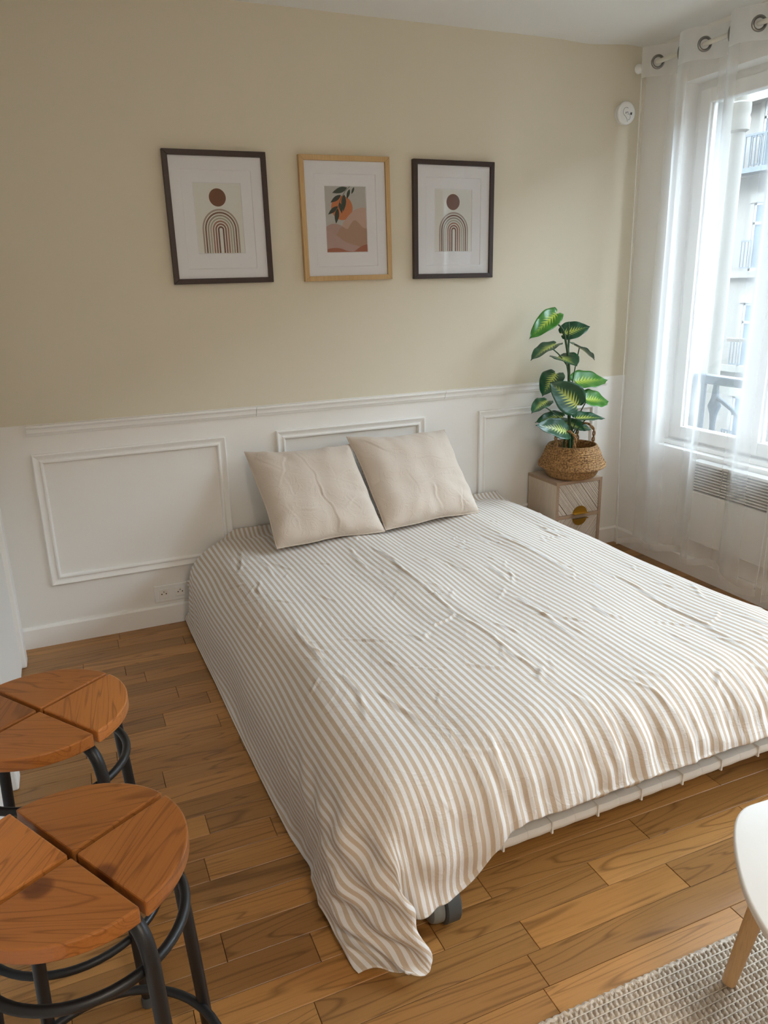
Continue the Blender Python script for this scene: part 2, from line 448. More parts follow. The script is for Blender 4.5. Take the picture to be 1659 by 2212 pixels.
# ---- chair rail and panel mouldings on the back wall
def mould(poly, a, b, mitre=(0, 0)):
    """profile (depth d, height h) swept from a to b along a unit direction in the wall plane; returns mesh"""
    A = Vector(a); B = Vector(b); t = (B - A).normalized(); n = Vector((0, -1, 0)); u = Vector((-t.z, 0, t.x))
    g = MB(); k = len(poly)
    vs_ = [A + n * d + u * h + t * (h * mitre[0]) for d, h in poly] + [B + n * d + u * h - t * (h * mitre[1]) for d, h in poly]
    g.add(vs_, [tuple(range(k)), tuple(range(k, 2 * k))[::-1]] + [(i, (i + 1) % k, k + (i + 1) % k, k + i) for i in range(k)])
    return g
rail_prof = [(0, 0), (.026, 0), (.028, .004), (.026, .010), (.019, .013), (.016, .020), (.016, .030), (.010, .036), (.008, .042), (0, .044)]
tr = thing('trim_1', 'white moulded chair rail between beige and white paint', 'chair rail', (-.167, 0, .945), kind='structure')
for a, b in ((-.167, .758), (.760, 1.692), (1.694, 2.672)):
    mould(rail_prof, (b, 0, .946), (a, 0, .946)).build('rail_section', M['white_trim'], tr, smooth=True)
pan_prof = [(0, 0), (.013, .001), (.015, .005), (.013, .010), (.009, .016), (.009, .026), (.014, .031), (.014, .036), (.010, .040), (0, .042)]
lab = ['white panel moulding left of the striped bed, whole frame visible', 'white panel moulding behind the two beige cushions', 'white panel moulding behind the potted plant']
for i, (x0, x1) in enumerate(((-.165, .614), (.843, 1.586), (1.886, 2.62))):
    z1, z0 = .829, .265
    p = thing('trim_%d' % (i + 2), lab[i], 'panel moulding', (x0, 0, z0), kind='structure')
    for a, b in (((x1, 0, z1), (x0, 0, z1)), ((x1, 0, z0), (x1, 0, z1)), ((x0, 0, z0), (x1, 0, z0)), ((x0, 0, z1), (x0, 0, z0))):
        mould(pan_prof, a, b, (1, 1)).build('moulding_strip', M['white_trim'], p, smooth=True)

# ---- windows
def window(name, W, label, handle=True):
    a, b, z0, z1 = W; xw = XR + .09
    o = thing(name, label, 'window', (xw, (a + b) / 2, z0), kind='structure')
    g = MB(); t = .035
    g.box(xw, xw + .07, a, a + t, z0, z1); g.box(xw, xw + .07, b - t, b, z0, z1); g.box(xw, xw + .07, a + t, b - t, z0, z0 + t); g.box(xw, xw + .07, a + t, b - t, z1 - t, z1)
    g.build('window_frame', M['white_trim'], o)
    mid = (a + b) / 2
    for (s0, s1) in ((a + t, mid), (mid, b - t)):
        s = MB(); w_ = .062
        s.box(xw - .02, xw + .03, s0, s0 + w_, z0 + t, z1 - t); s.box(xw - .02, xw + .03, s1 - w_, s1, z0 + t, z1 - t)
        s.box(xw - .02, xw + .03, s0 + w_, s1 - w_, z0 + t, z0 + t + w_); s.box(xw - .02, xw + .03, s0 + w_, s1 - w_, z1 - t - w_, z1 - t)
        so = s.build('casement', M['white_trim'], o, bevel=.004)
        MB().box(xw + .003, xw + .007, s0 + w_ - .004, s1 - w_ + .004, z0 + t + w_ - .004, z1 - t - w_ + .004).build('pane', M['glass'], so)
        sl = MB(); e = .010
        for yy in (s0 + w_, s1 - w_ - e): sl.box(xw - .004, xw + .002, yy, yy + e, z0 + t + w_, z1 - t - w_)
        sl.build('glazing_bead', M['white_trim'], so)
    MB().box(xw - .045, xw + .04, a - .0, b + .0, z0 - .0, z0 + .022).build('window_sill', M['white_trim'], o, bevel=.004)
    h = MB(); h.box(xw - .03, xw - .02, mid - .016, mid + .016, 1.08, 1.24)
    h.tube([(xw - .028, mid, 1.17), (xw - .06, mid, 1.17), (xw - .062, mid + .02, 1.17), (xw - .062, mid + .13, 1.168)], .009, 8)
    h.build('window_handle', M['white_plastic'], o, smooth=True)
    rv = MB(); xa, xb, e = xw + .07, XR + TW + .004, .006
    rv.box(xa, xb, a, a + e, z0, z1); rv.box(xa, xb, b - e, b, z0, z1); rv.box(xa, xb, a, b, z1 - e, z1); rv.box(xa, xb, a, b, z0, z0 + e)
    rv.build('stone_reveal', M['stone_l'], o)  # lining in the darkened stone, added to cut glare on the reveal
    return o
window('window_1', W1, 'white casement window behind the left sheer curtain')
window('window_2', W2, 'white casement window further along the window wall')

# ================================================================== OUTSIDE
bx_ = 22.0
bd = thing('apartment_building', 'cream stone apartment building with slate mansard roof across the street', 'building', (bx_, 0, -12))
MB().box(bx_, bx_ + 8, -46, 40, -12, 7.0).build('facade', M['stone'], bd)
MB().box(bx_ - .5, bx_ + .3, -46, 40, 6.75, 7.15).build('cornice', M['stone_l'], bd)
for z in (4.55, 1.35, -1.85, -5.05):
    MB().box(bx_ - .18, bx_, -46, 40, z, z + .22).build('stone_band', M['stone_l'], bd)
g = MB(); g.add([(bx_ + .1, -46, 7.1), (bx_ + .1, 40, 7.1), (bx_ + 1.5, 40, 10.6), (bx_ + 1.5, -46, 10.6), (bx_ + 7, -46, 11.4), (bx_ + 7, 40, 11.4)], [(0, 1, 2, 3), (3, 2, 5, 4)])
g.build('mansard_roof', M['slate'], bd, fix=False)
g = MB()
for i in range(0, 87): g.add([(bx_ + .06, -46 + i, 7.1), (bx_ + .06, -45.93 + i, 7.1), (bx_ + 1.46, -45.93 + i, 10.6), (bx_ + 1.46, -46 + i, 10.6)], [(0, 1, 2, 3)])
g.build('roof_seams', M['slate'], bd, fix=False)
wm = None
def far_window(y, z, h=2.15, w_=1.15):
    global wm
    if wm is None:
        g = MB(); g.box(-.02, .12, -w_ / 2 - .16, -w_ / 2, 0, h + .2, 0); g.box(-.02, .12, w_ / 2, w_ / 2 + .16, 0, h + .2, 0); g.box(-.06, .12, -w_ / 2 - .16, w_ / 2 + .16, h, h + .28, 0)
        for yy in (-w_ / 2, -.05, w_ / 2 - .08): g.box(.0, .06, yy, yy + .09, 0, h, 1)
        for zz in (0, h * .68, h - .08): g.box(.0, .06, -w_ / 2, w_ / 2, zz, zz + .08, 1)
        g.box(.03, .05, -w_ / 2, w_ / 2, 0, h, 2)
        o = g.build('building_window', [M['stone_l'], M['far_frame'], M['far_glass']]); gm = o.data; bpy.data.objects.remove(o)
        r = MB(); r.box(-.32, -.27, -w_ / 2 - .12, w_ / 2 + .12, .92, .97); r.box(-.31, -.28, -w_ / 2 - .12, w_ / 2 + .12, .08, .12)
        for i in range(11):
            yy = -w_ / 2 - .1 + i * (w_ + .2) / 10; r.box(-.305, -.285, yy - .012, yy + .012, .1, .93)
        o = r.build('railing', M['iron']); rm = o.data; bpy.data.objects.remove(o); wm = (gm, rm)
    o = bpy.data.objects.new('building_window', wm[0]); COL.objects.link(o); o.parent = bd; o.location = (-.12, y, z + 12)
    r = bpy.data.objects.new('railing', wm[1]); COL.objects.link(r); r.parent = o
for z in (4.77, 1.57, -1.63, -4.83):
    for i in range(27): far_window(-42 + i * 3.05, z, 2.15)
g = MB(); g.box(bx_ - .75, bx_ - .7, -46, 40, 5.68, 5.74); g.box(bx_ - .75, bx_, -46, 40, 4.6, 4.75)
for i in range(430): yy = -46 + i * .2; g.box(bx_ - .74, bx_ - .71, yy, yy + .035, 4.75, 5.7)
g.build('long_balcony', M['iron'], bd)
for i in range(14):
    y = -40 + i * 5.6; g = MB(); g.box(bx_ + .1, bx_ + 1.4, y - .6, y + .6, 7.2, 9.3, 0); g.box(bx_ + .05, bx_ + .1, y - .45, y + .45, 7.4, 9.0, 1); g.box(bx_ - .02, bx_ + 1.3, y - .75, y + .75, 9.2, 9.5, 0)
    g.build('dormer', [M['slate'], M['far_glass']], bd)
tag(MB().box(3.3, 40, -60, 60, -12.3, -12).build('street_ground', M['asphalt']), 'grey street far below the window', 'street', kind='structure')
of_ = MB()
for (a, b, c, d) in ((-46, 40, HC + .1, 14), (-46, 40, -12, -.1), (.2, 40, -.1, HC + .1), (-46, YF - .2, -.1, HC + .1)): of_.box(XR + .02, XR + TW, a, b, c, d)
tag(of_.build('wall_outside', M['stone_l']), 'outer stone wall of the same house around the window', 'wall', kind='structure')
# own facade: outside reveal, drainpipe, window guard
dp = thing('drainpipe', 'pale drainpipe with collar outside the window', 'pipe', (3.22, -.20, -12))
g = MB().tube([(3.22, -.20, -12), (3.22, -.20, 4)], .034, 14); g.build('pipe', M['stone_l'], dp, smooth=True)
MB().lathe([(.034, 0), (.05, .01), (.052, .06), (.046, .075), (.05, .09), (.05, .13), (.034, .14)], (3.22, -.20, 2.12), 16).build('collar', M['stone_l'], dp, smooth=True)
gd = thing('window_guard', 'dark cast iron guard rail outside the window', 'railing', (3.05, -.77, .55))
MB().box(3.02, 3.08, -1.28, -.24, .92, .965).build('handrail', M['iron'], gd, bevel=.01)
for y in (-.31, -1.2):
    MB().tube([(3.05, y, .5), (3.05, y, .93)], .014, 8).build('post', M['iron'], gd, smooth=True)
for y, y2 in ((-.39, -.64), (-1.14, -.9)):
    MB().lathe([(.012, 0), (.028, .03), (.016, .06), (.014, .2), (.02, .25), (.034, .29), (.02, .33), (.014, .40)], (3.05, y, .52), 12).build('baluster', M['iron'], gd, smooth=True)
    MB().tube(catmull([(3.05, y, .86), (3.05, y + (y2 - y) * .5, .80), (3.05, y2, .70)], 6), .011, 8).build('scroll_bar', M['iron'], gd, smooth=True)
    MB().tube(catmull([(3.05, y, .55), (3.05, y + (y2 - y) * .5, .545), (3.05, y2, .60)], 6), .011, 8).build('scroll_bar', M['iron'], gd, smooth=True)
MB().box(3.035, 3.065, -1.28, -.26, .50, .525).build('lower_rail', M['iron'], gd)

# ================================================================== BED
BA = math.radians(1.3); BO = Vector((.40, 0, 0))
def bed(x, y, z=0):                      # bed space (slightly turned) -> room
    dx, dy = x - BO.x, y
    return (BO.x + dx * math.cos(BA) - dy * math.sin(BA), dx * math.sin(BA) + dy * math.cos(BA) - .035, z)
def bedmb(g):
    g.v = [bed(*p) for p in g.v]; return g
bf = thing('bed_frame', 'white slatted bed frame on grey wheels under the striped cover', 'bed', bed(1.25, -1, 0))
g = MB(); x0, x1, yf = .46, 2.02, -1.935
for (a, b, c, d) in ((x0, x1, yf + .006, yf + .045), (x0, x1, -.07, -.03), (x0, x0 + .04, yf + .045, -.07), (x1 - .04, x1, yf + .045, -.07), (1.22, 1.26, yf + .045, -.07)):
    g.box(a, b, c, d, .116, .145)
bedmb(g).build('rail', M['white_metal'], bf, bevel=.004)
for i in range(11):                      # slat holders that show along the foot end
    xs = .50 + i * .145
    g = MB(); n = 10
    for s in (0, 1):
        a = xs + s * .072; b = a + .0715
        prof = [(yf - .004, .114), (yf - .009, .119), (yf - .011, .132), (yf - .007, .143), (yf + .02, .147), (yf + .02, .114)]
        vs_ = [(a, p, q) for p, q in prof] + [((a + b) / 2, p - .0025, q + .001) for p, q in prof] + [(b, p, q) for p, q in prof]; m = len(prof)
        fs = [tuple(range(m)), tuple(range(2 * m, 3 * m))[::-1]] + [(k * m + j, k * m + (j + 1) % m, (k + 1) * m + (j + 1) % m, (k + 1) * m + j) for k in range(2) for j in range(m)]
        g.add(vs_, fs)
    g.box(xs - .003, xs + .002, yf - .0135, yf + .02, .1135, .149)
    bedmb(g).build('slat_holder', M['white_metal'], bf, smooth=True)
for i in range(14):
    y = -.13 - i * .13
    bedmb(MB().box(x0 + .03, x1 - .03, y - .03, y + .03, .145, .161)).build('slat', M['white_metal'], bf)
for (x, y) in ((.595, -1.955), (1.90, -1.955), (.63, -.12), (1.90, -.12)):
    c = Vector(bed(x, y, .058)); g = MB()
    cw = thing('tmp', '', '', (0, 0, 0)); bpy.data.objects.remove(cw)
    prof = [(.0, -.030), (.040, -.030), (.048, -.026), (.052, -.018), (.0, -.018)]
    def disc(pr, mi):
        gg = MB(); seg = 32; n = len(pr)
        vs_ = [(c.x + q, c.y + r * math.cos(2 * PI * k / seg), c.z + r * math.sin(2 * PI * k / seg)) for r, q in pr for k in range(seg)]
        fs = [(i * seg + k, i * seg + (k + 1) % seg, (i + 1) * seg + (k + 1) % seg, (i + 1) * seg + k) for i in range(n - 1) for k in range(seg)]
        return gg.add(vs_, fs)
    wo = disc([(.001, .004), (.053, .004), (.058, .008), (.058, .040), (.053, .044), (.001, .044)], 0).build('wheel', M['grey_rubber'], bf, smooth=True)
    disc([(.001, -.030), (.036, -.030), (.046, -.024), (.050, -.012), (.050, .002), (.001, .002)], 0).build('wheel_cap', M['grey_plastic'], wo, smooth=True)
    MB().tube([(c.x + .005, c.y + .0, .06), (c.x + .005, c.y + .0, .13)], .012, 10).build('wheel_stem', M['white_metal'], wo, smooth=True)
mt = MB().box(.47, 2.01, -1.915, -.04, .162, .345)
tag(bedmb(mt).build('mattress', M['mattress'], bevel=.03, seg=4, smooth=True), 'pale mattress on the white bed frame, almost hidden by the striped cover', 'mattress')

# ---- striped duvet: a cloth drape over a rounded body
CREASES = [[(1.09, -.87), (1.06, -1.03), (1.06, -1.35), (1.06, -1.59), (1.07, -1.69), (1.07, -1.79)], [(1.10, -1.66), (1.03, -1.73)], [(1.07, -1.79), (1.10, -1.91), (1.10, -2.04)], [(1.50, -1.93), (1.47, -2.01), (1.43, -2.10)], [(.56, -1.05), (.55, -1.26), (.55, -1.37)], [(1.07, -.50), (1.07, -.72), (1.06, -.98)], [(.99, -.46), (.95, -.74)], [(.62, -.18), (.50, -.52)], [(.63, -.29), (.61, -.66)], [(1.26, -1.96), (1.23, -2.06)], [(.99, -1.93), (.98, -2.05)], [(1.14, -1.88), (1.11, -2.04)], [(1.95, -1.37), (1.88, -1.51)], [(1.87, -.56), (1.82, -.80)], [(.79, -1.85), (.77, -2.0)], [(.57, -1.41), (.57, -1.58), (.55, -1.71)], [(.54, -1.25), (.59, -1.29)], [(1.49, -1.35), (1.49, -1.48), (1.53, -1.52)], [(1.38, -.91), (1.36, -1.11)], [(.63, -1.56), (.66, -1.77)], [(1.01, -1.85), (.99, -1.90)], [(1.55, -1.88), (1.47, -1.93)], [(1.62, -.5), (1.60, -.9), (1.63, -1.2)], [(1.75, -1.1), (1.74, -1.5), (1.70, -1.8)], [(1.30, -1.2), (1.29, -1.6)]]

def drape(frames=34, NX=104, NY=104):
    bm = bmesh.new(); bmesh.ops.create_cube(bm, size=1)
    for v in bm.verts:
        v.co = Vector(((.385 if v.co.x < 0 else 2.09), (-2.01 if v.co.y < 0 else .04), (.0 if v.co.z < 0 else .395)))
    bmesh.ops.bevel(bm, geom=[e for e in bm.edges if max(v.co.z for v in e.verts) > .1], offset=.19, segments=10, profile=.5, affect='EDGES')
    bmesh.ops.triangulate(bm, faces=bm.faces)
    me = bpy.data.meshes.new('tmp_body'); bm.to_mesh(me); bm.free()
    body = bpy.data.objects.new('tmp_body', me); COL.objects.link(body)
    fm = bpy.data.meshes.new('tmp_floor'); fm.from_pydata([(-1, -3.2, 0), (3.5, -3.2, 0), (3.5, .6, 0), (-1, .6, 0)], [], [(0, 1, 2, 3)])
    fo = bpy.data.objects.new('tmp_floor', fm); COL.objects.link(fo)
    for o in (body, fo):
        o.modifiers.new('c', 'COLLISION'); o.collision.thickness_outer = .006; o.collision.cloth_friction = 20
    A = np.linspace(.07, 2.24, NX); B = np.linspace(.0, -2.075, NY)
    aa, bb = np.meshgrid(A, B); kf = np.clip(bb / -2.055, 0, 1)
    X = aa + .07 * kf ** 6 * (1 - sst(.1, .5, aa)); Y = bb - .13 * kf ** 4 * (1 - sst(.66, .76, aa)) - .035 * kf ** 4 * sst(.10, .22, aa) * (1 - sst(.30, .40, aa)) + .08 * kf ** 4 * (1 - sst(.05, .25, aa))
    Z = np.full_like(aa, .41) + .004 * np.sin(aa * 31 + bb * 7) * np.sin(bb * 23)
    P = np.stack([X, Y, Z], -1).reshape(-1, 3)
    idx = np.arange(NX * NY).reshape(NY, NX)
    q = np.stack([idx[:-1, :-1], idx[1:, :-1], idx[1:, 1:], idx[:-1, 1:]], -1).reshape(-1, 4)
    m = bpy.data.meshes.new('tmp_cloth'); m.from_pydata(P.tolist(), [], q.tolist())
    ob = bpy.data.objects.new('tmp_cloth', m); COL.objects.link(ob)
    c = ob.modifiers.new('cl', 'CLOTH'); s = c.settings
    vg = ob.vertex_groups.new(name='pin'); vg.add([int(i) for i in idx[0, 26:92]], 1.0, 'REPLACE'); s.vertex_group_mass = 'pin'
    s.quality = 5; s.mass = .25; s.tension_stiffness = 12; s.compression_stiffness = 12; s.shear_stiffness = 4; s.bending_stiffness = .6
    s.air_damping = 2.5; s.tension_damping = 8; s.compression_damping = 8; s.shear_damping = 8; s.shrink_min = -.012; s.shrink_max = -.012
    cs = c.collision_settings; cs.collision_quality = 2; cs.distance_min = .005; cs.use_self_collision = True; cs.self_distance_min = .006; cs.self_friction = 8
    c.point_cache.frame_start = 1; c.point_cache.frame_end = frames
    sc.frame_start = 1; sc.frame_end = frames
    for f in range(1, frames + 1): sc.frame_set(f)
    ev = ob.evaluated_get(bpy.context.evaluated_depsgraph_get())
    r = np.empty(NX * NY * 3); ev.data.vertices.foreach_get('co', r)
    for o in (ob, body, fo): bpy.data.objects.remove(o)
    sc.frame_set(1)
    return r.reshape(NY, NX, 3), aa, bb

def upsample(G, k):                      # cubic refinement of a grid along both axes
    def one(G):
        n = G.shape[0]; t = np.linspace(0, n - 1, (n - 1) * k + 1); i = np.minimum(t.astype(int), n - 2); f = (t - i).reshape((-1,) + (1,) * (G.ndim - 1))
        p0 = G[np.maximum(i - 1, 0)]; p1 = G[i]; p2 = G[i + 1]; p3 = G[np.minimum(i + 2, n - 1)]
        return .5 * (2 * p1 + (p2 - p0) * f + (2 * p0 - 5 * p1 + 4 * p2 - p3) * f * f + (3 * p1 - p0 - 3 * p2 + p3) * f ** 3)
    return np.swapaxes(one(np.swapaxes(one(G), 0, 1)), 0, 1)

def make_duvet():
    G, aa, bb = drape()
    UV = np.stack([aa, bb], -1)
    for _ in range(2):                  # relax the coarse drape a little
        Gs = G.copy(); Gs[1:-1, 1:-1] = .5 * G[1:-1, 1:-1] + .125 * (G[:-2, 1:-1] + G[2:, 1:-1] + G[1:-1, :-2] + G[1:-1, 2:]); G = Gs
    wgt = (1 - sst(.75, .95, aa)) * sst(1.55, 1.80, -bb)          # let the knotted corner folds fall open
    for _ in range(9):
        L4 = G.copy(); L4[1:-1, 1:-1] = .25 * (G[:-2, 1:-1] + G[2:, 1:-1] + G[1:-1, :-2] + G[1:-1, 2:])
        L4[-1, 1:-1] = .5 * (G[-1, :-2] + G[-1, 2:]); L4[1:-1, 0] = .5 * (G[:-2, 0] + G[2:, 0])
        G = G + (L4 - G) * (.5 * wgt)[..., None]
    G = upsample(G, 5); UV = upsample(UV, 5)
    X, Y, Z = G[..., 0], G[..., 1], G[..., 2]
    gu = np.gradient(G, axis=1); gv = np.gradient(G, axis=0)
    Nn = np.cross(gv, gu); Nn /= np.linalg.norm(Nn, axis=-1, keepdims=True) + 1e-9
    topw = sst(.25, .36, Z)
    # soft lumps of the filling
    rs = np.random.RandomState(5); h = np.zeros_like(X)
    for i in range(26):
        kx, ky = rs.normal(0, 7, 2); h += np.sin(UV[..., 0] * kx * 1.3 + UV[..., 1] * ky * .8 + rs.uniform(0, 6.28)) * .0016
    for i in range(10):
        kx = rs.uniform(25, 60); ky = rs.normal(0, 6); am = np.sin(UV[..., 0] * rs.uniform(2, 5) + rs.uniform(0, 6)) * np.sin(UV[..., 1] * rs.uniform(2, 5) + rs.uniform(0, 6))
        h += np.sin(UV[..., 0] * kx + UV[..., 1] * ky + rs.uniform(0, 6.28)) * .0009 * np.clip(am, 0, 1)
    # pressed creases: the long folds, then many short crinkles
    cr = [(c, .0040, .0075) for c in CREASES]
    rc = random.Random(21)
    for i in range(95):
        x, y = rc.uniform(.45, 2.05), rc.uniform(-2.0, -.35); L = rc.uniform(.04, .16); a = rc.gauss(-PI / 2, .5) if rc.random() < .7 else rc.uniform(0, PI)
        bend = rc.uniform(-.3, .3)
        cr.append(([(x, y), (x + L / 2 * math.cos(a), y + L / 2 * math.sin(a)), (x + L / 2 * (math.cos(a) + math.cos(a + bend)), y + L / 2 * (math.sin(a) + math.sin(a + bend)))], rc.uniform(.0016, .0040), rc.uniform(.0042, .0065)))
    for ci, (c, hh, wd) in enumerate(cr):
        cx0, cx1 = min(p[0] for p in c) - .05, max(p[0] for p in c) + .05; cy0, cy1 = min(p[1] for p in c) - .05, max(p[1] for p in c) + .05
        sel = (X > cx0) & (X < cx1) & (Y > cy0) & (Y < cy1) & (Z > .2)
        if not sel.any(): continue
        xs, ys_ = X[sel], Y[sel]; xs, ys_ = xs + .006 * np.sin(ys_ * 19 + ci) + .0022 * np.sin(ys_ * 71 + xs * 30 + 2 * ci), ys_ + .005 * np.sin(xs * 41 + ci * 1.7); best = np.full(xs.shape, 9.0); env = np.zeros(xs.shape); sgn = np.zeros(xs.shape); L = len(c) - 1
        for j in range(L):
            (x0, y0), (x1, y1) = c[j], c[j + 1]; dx, dy = x1 - x0, y1 - y0; l = math.hypot(dx, dy)
            t = np.clip(((xs - x0) * dx + (ys_ - y0) * dy) / (l * l), 0, 1); d = np.hypot(xs - x0 - t * dx, ys_ - y0 - t * dy)
            ds = ((xs - x0) * dy - (ys_ - y0) * dx) / l; m = d < best
            best = np.where(m, d, best); ss = (t + j) / L; env = np.where(m, np.clip(np.minimum(ss, 1 - ss) * 4, 0, 1), env); sgn = np.where(m, ds, sgn)
        side = 1 if ci % 2 else -1
        h[sel] += env * hh * (np.exp(-(best / wd) ** 2) - .45 * np.exp(-((best - 2.4 * wd) / (1.6 * wd)) ** 2) * (sgn * side > 0)) * topw[sel]
    # gathers towards the foot hem
    ft = sst(1.80, 2.02, -UV[..., 1]) * sst(.5, .7, UV[..., 0])
    h += ft * (.0075 * np.sin(UV[..., 0] * 43 + 2.2 * np.sin(UV[..., 0] * 11)) + .004 * np.sin(UV[..., 0] * 97 + 1.5 * np.sin(UV[..., 0] * 23 + UV[..., 1] * 9)))
    h += .004 * np.sin(UV[..., 1] * 55 + 3 * np.sin(UV[..., 0] * 9)) * np.clip(np.sin(UV[..., 1] * 3.1 + 1), 0, 1) * (1 - topw)
    cw = sst(1.6, 1.95, -UV[..., 1]) * (1 - sst(.45, .62, UV[..., 0])) * (1 - sst(.22, .34, Z))
    h += cw * (.011 * np.sin(UV[..., 0] * 62 + UV[..., 1] * 14 + 1.2 * np.sin(UV[..., 1] * 19)) + .006 * np.sin(UV[..., 1] * 60 + UV[..., 0] * 25))
    # plump left shoulder
    h += .010 * np.sin(Y * 7.5 + 1.0) * np.exp(-((X - .44) / .10) ** 2) * topw
    du_, dv_ = 2.17 / (G.shape[1] - 1), 2.075 / (G.shape[0] - 1)
    rt = np.minimum(np.linalg.norm(np.gradient(G, axis=1), axis=-1) / du_, np.linalg.norm(np.gradient(G, axis=0), axis=-1) / dv_)
    G = G + Nn * (h * np.clip(rt * 2 - .8, 0, 1))[..., None]
    lo = (G[..., 0] < .365) & (G[..., 2] < .34); G[..., 0] = np.where(lo, .365 + (G[..., 0] - .365) * .35, G[..., 0])
    V = G.reshape(-1, 3); n0, n1 = G.shape[:2]
    W_ = np.array([bed(*p) for p in V])
    W_[:, 2] = np.maximum(W_[:, 2], .004); hd = 1 - sst(0, .5, -UV[..., 1]).ravel(); W_[:, 1] -= hd * np.clip(W_[:, 0] - .4, 0, 2) * .0227; W_[:, 1] = np.minimum(W_[:, 1], -.022)
    idx = np.arange(n0 * n1).reshape(n0, n1)
    q = np.stack([idx[:-1, :-1], idx[1:, :-1], idx[1:, 1:], idx[:-1, 1:]], -1).reshape(-1, 4)
    # second layer: the underside of the cover, closed along the hem
    edge = np.concatenate([idx[0, :], idx[1:, -1], idx[-1, -2::-1], idx[-2:0:-1, 0]])
    gu = np.gradient(G, axis=1); gv = np.gradient(G, axis=0); Nn = np.cross(gv, gu); Nn /= np.linalg.norm(Nn, axis=-1, keepdims=True) + 1e-9
    me = bpy.data.meshes.new('duvet'); me.from_pydata(W_.tolist(), [], q.tolist())
    uv = me.uv_layers.new(name='uv'); li = np.empty(len(me.loops), dtype=np.int32); me.loops.foreach_get('vertex_index', li)
    uv.data.foreach_set('uv', UV.reshape(-1, 2)[li].astype(np.float32).ravel())
    me.polygons.foreach_set('use_smooth', [True] * len(me.polygons)); me.materials.append(M['duvet'])
    o = bpy.data.objects.new('duvet', me); COL.objects.link(o)
    sm = o.modifiers.new('thickness', 'SOLIDIFY'); sm.thickness = .018; vg = o.vertex_groups.new(name='padding'); sm.vertex_group = 'padding'; sm.thickness_vertex_group = .12
    wt = (1 - (1 - sst(.66, .85, UV[..., 0])) * sst(1.55, 1.80, -UV[..., 1])).ravel()
    for lo_ in np.linspace(0, .95, 20):
        ii = np.nonzero((wt >= lo_) & (wt < lo_ + .05 + (1 if lo_ > .94 else 0)))[0]
        if len(ii): vg.add(ii.tolist(), float(min(1, lo_ + .05)), 'REPLACE')
    sm.thickness = .018; sm.offset = -1 if Nn[n0 // 2, n1 // 2, 2] > 0 else 1
    tag(o, 'beige and white striped duvet spread over the bed, one corner on the floor', 'duvet')
    return o
duvet = make_duvet()

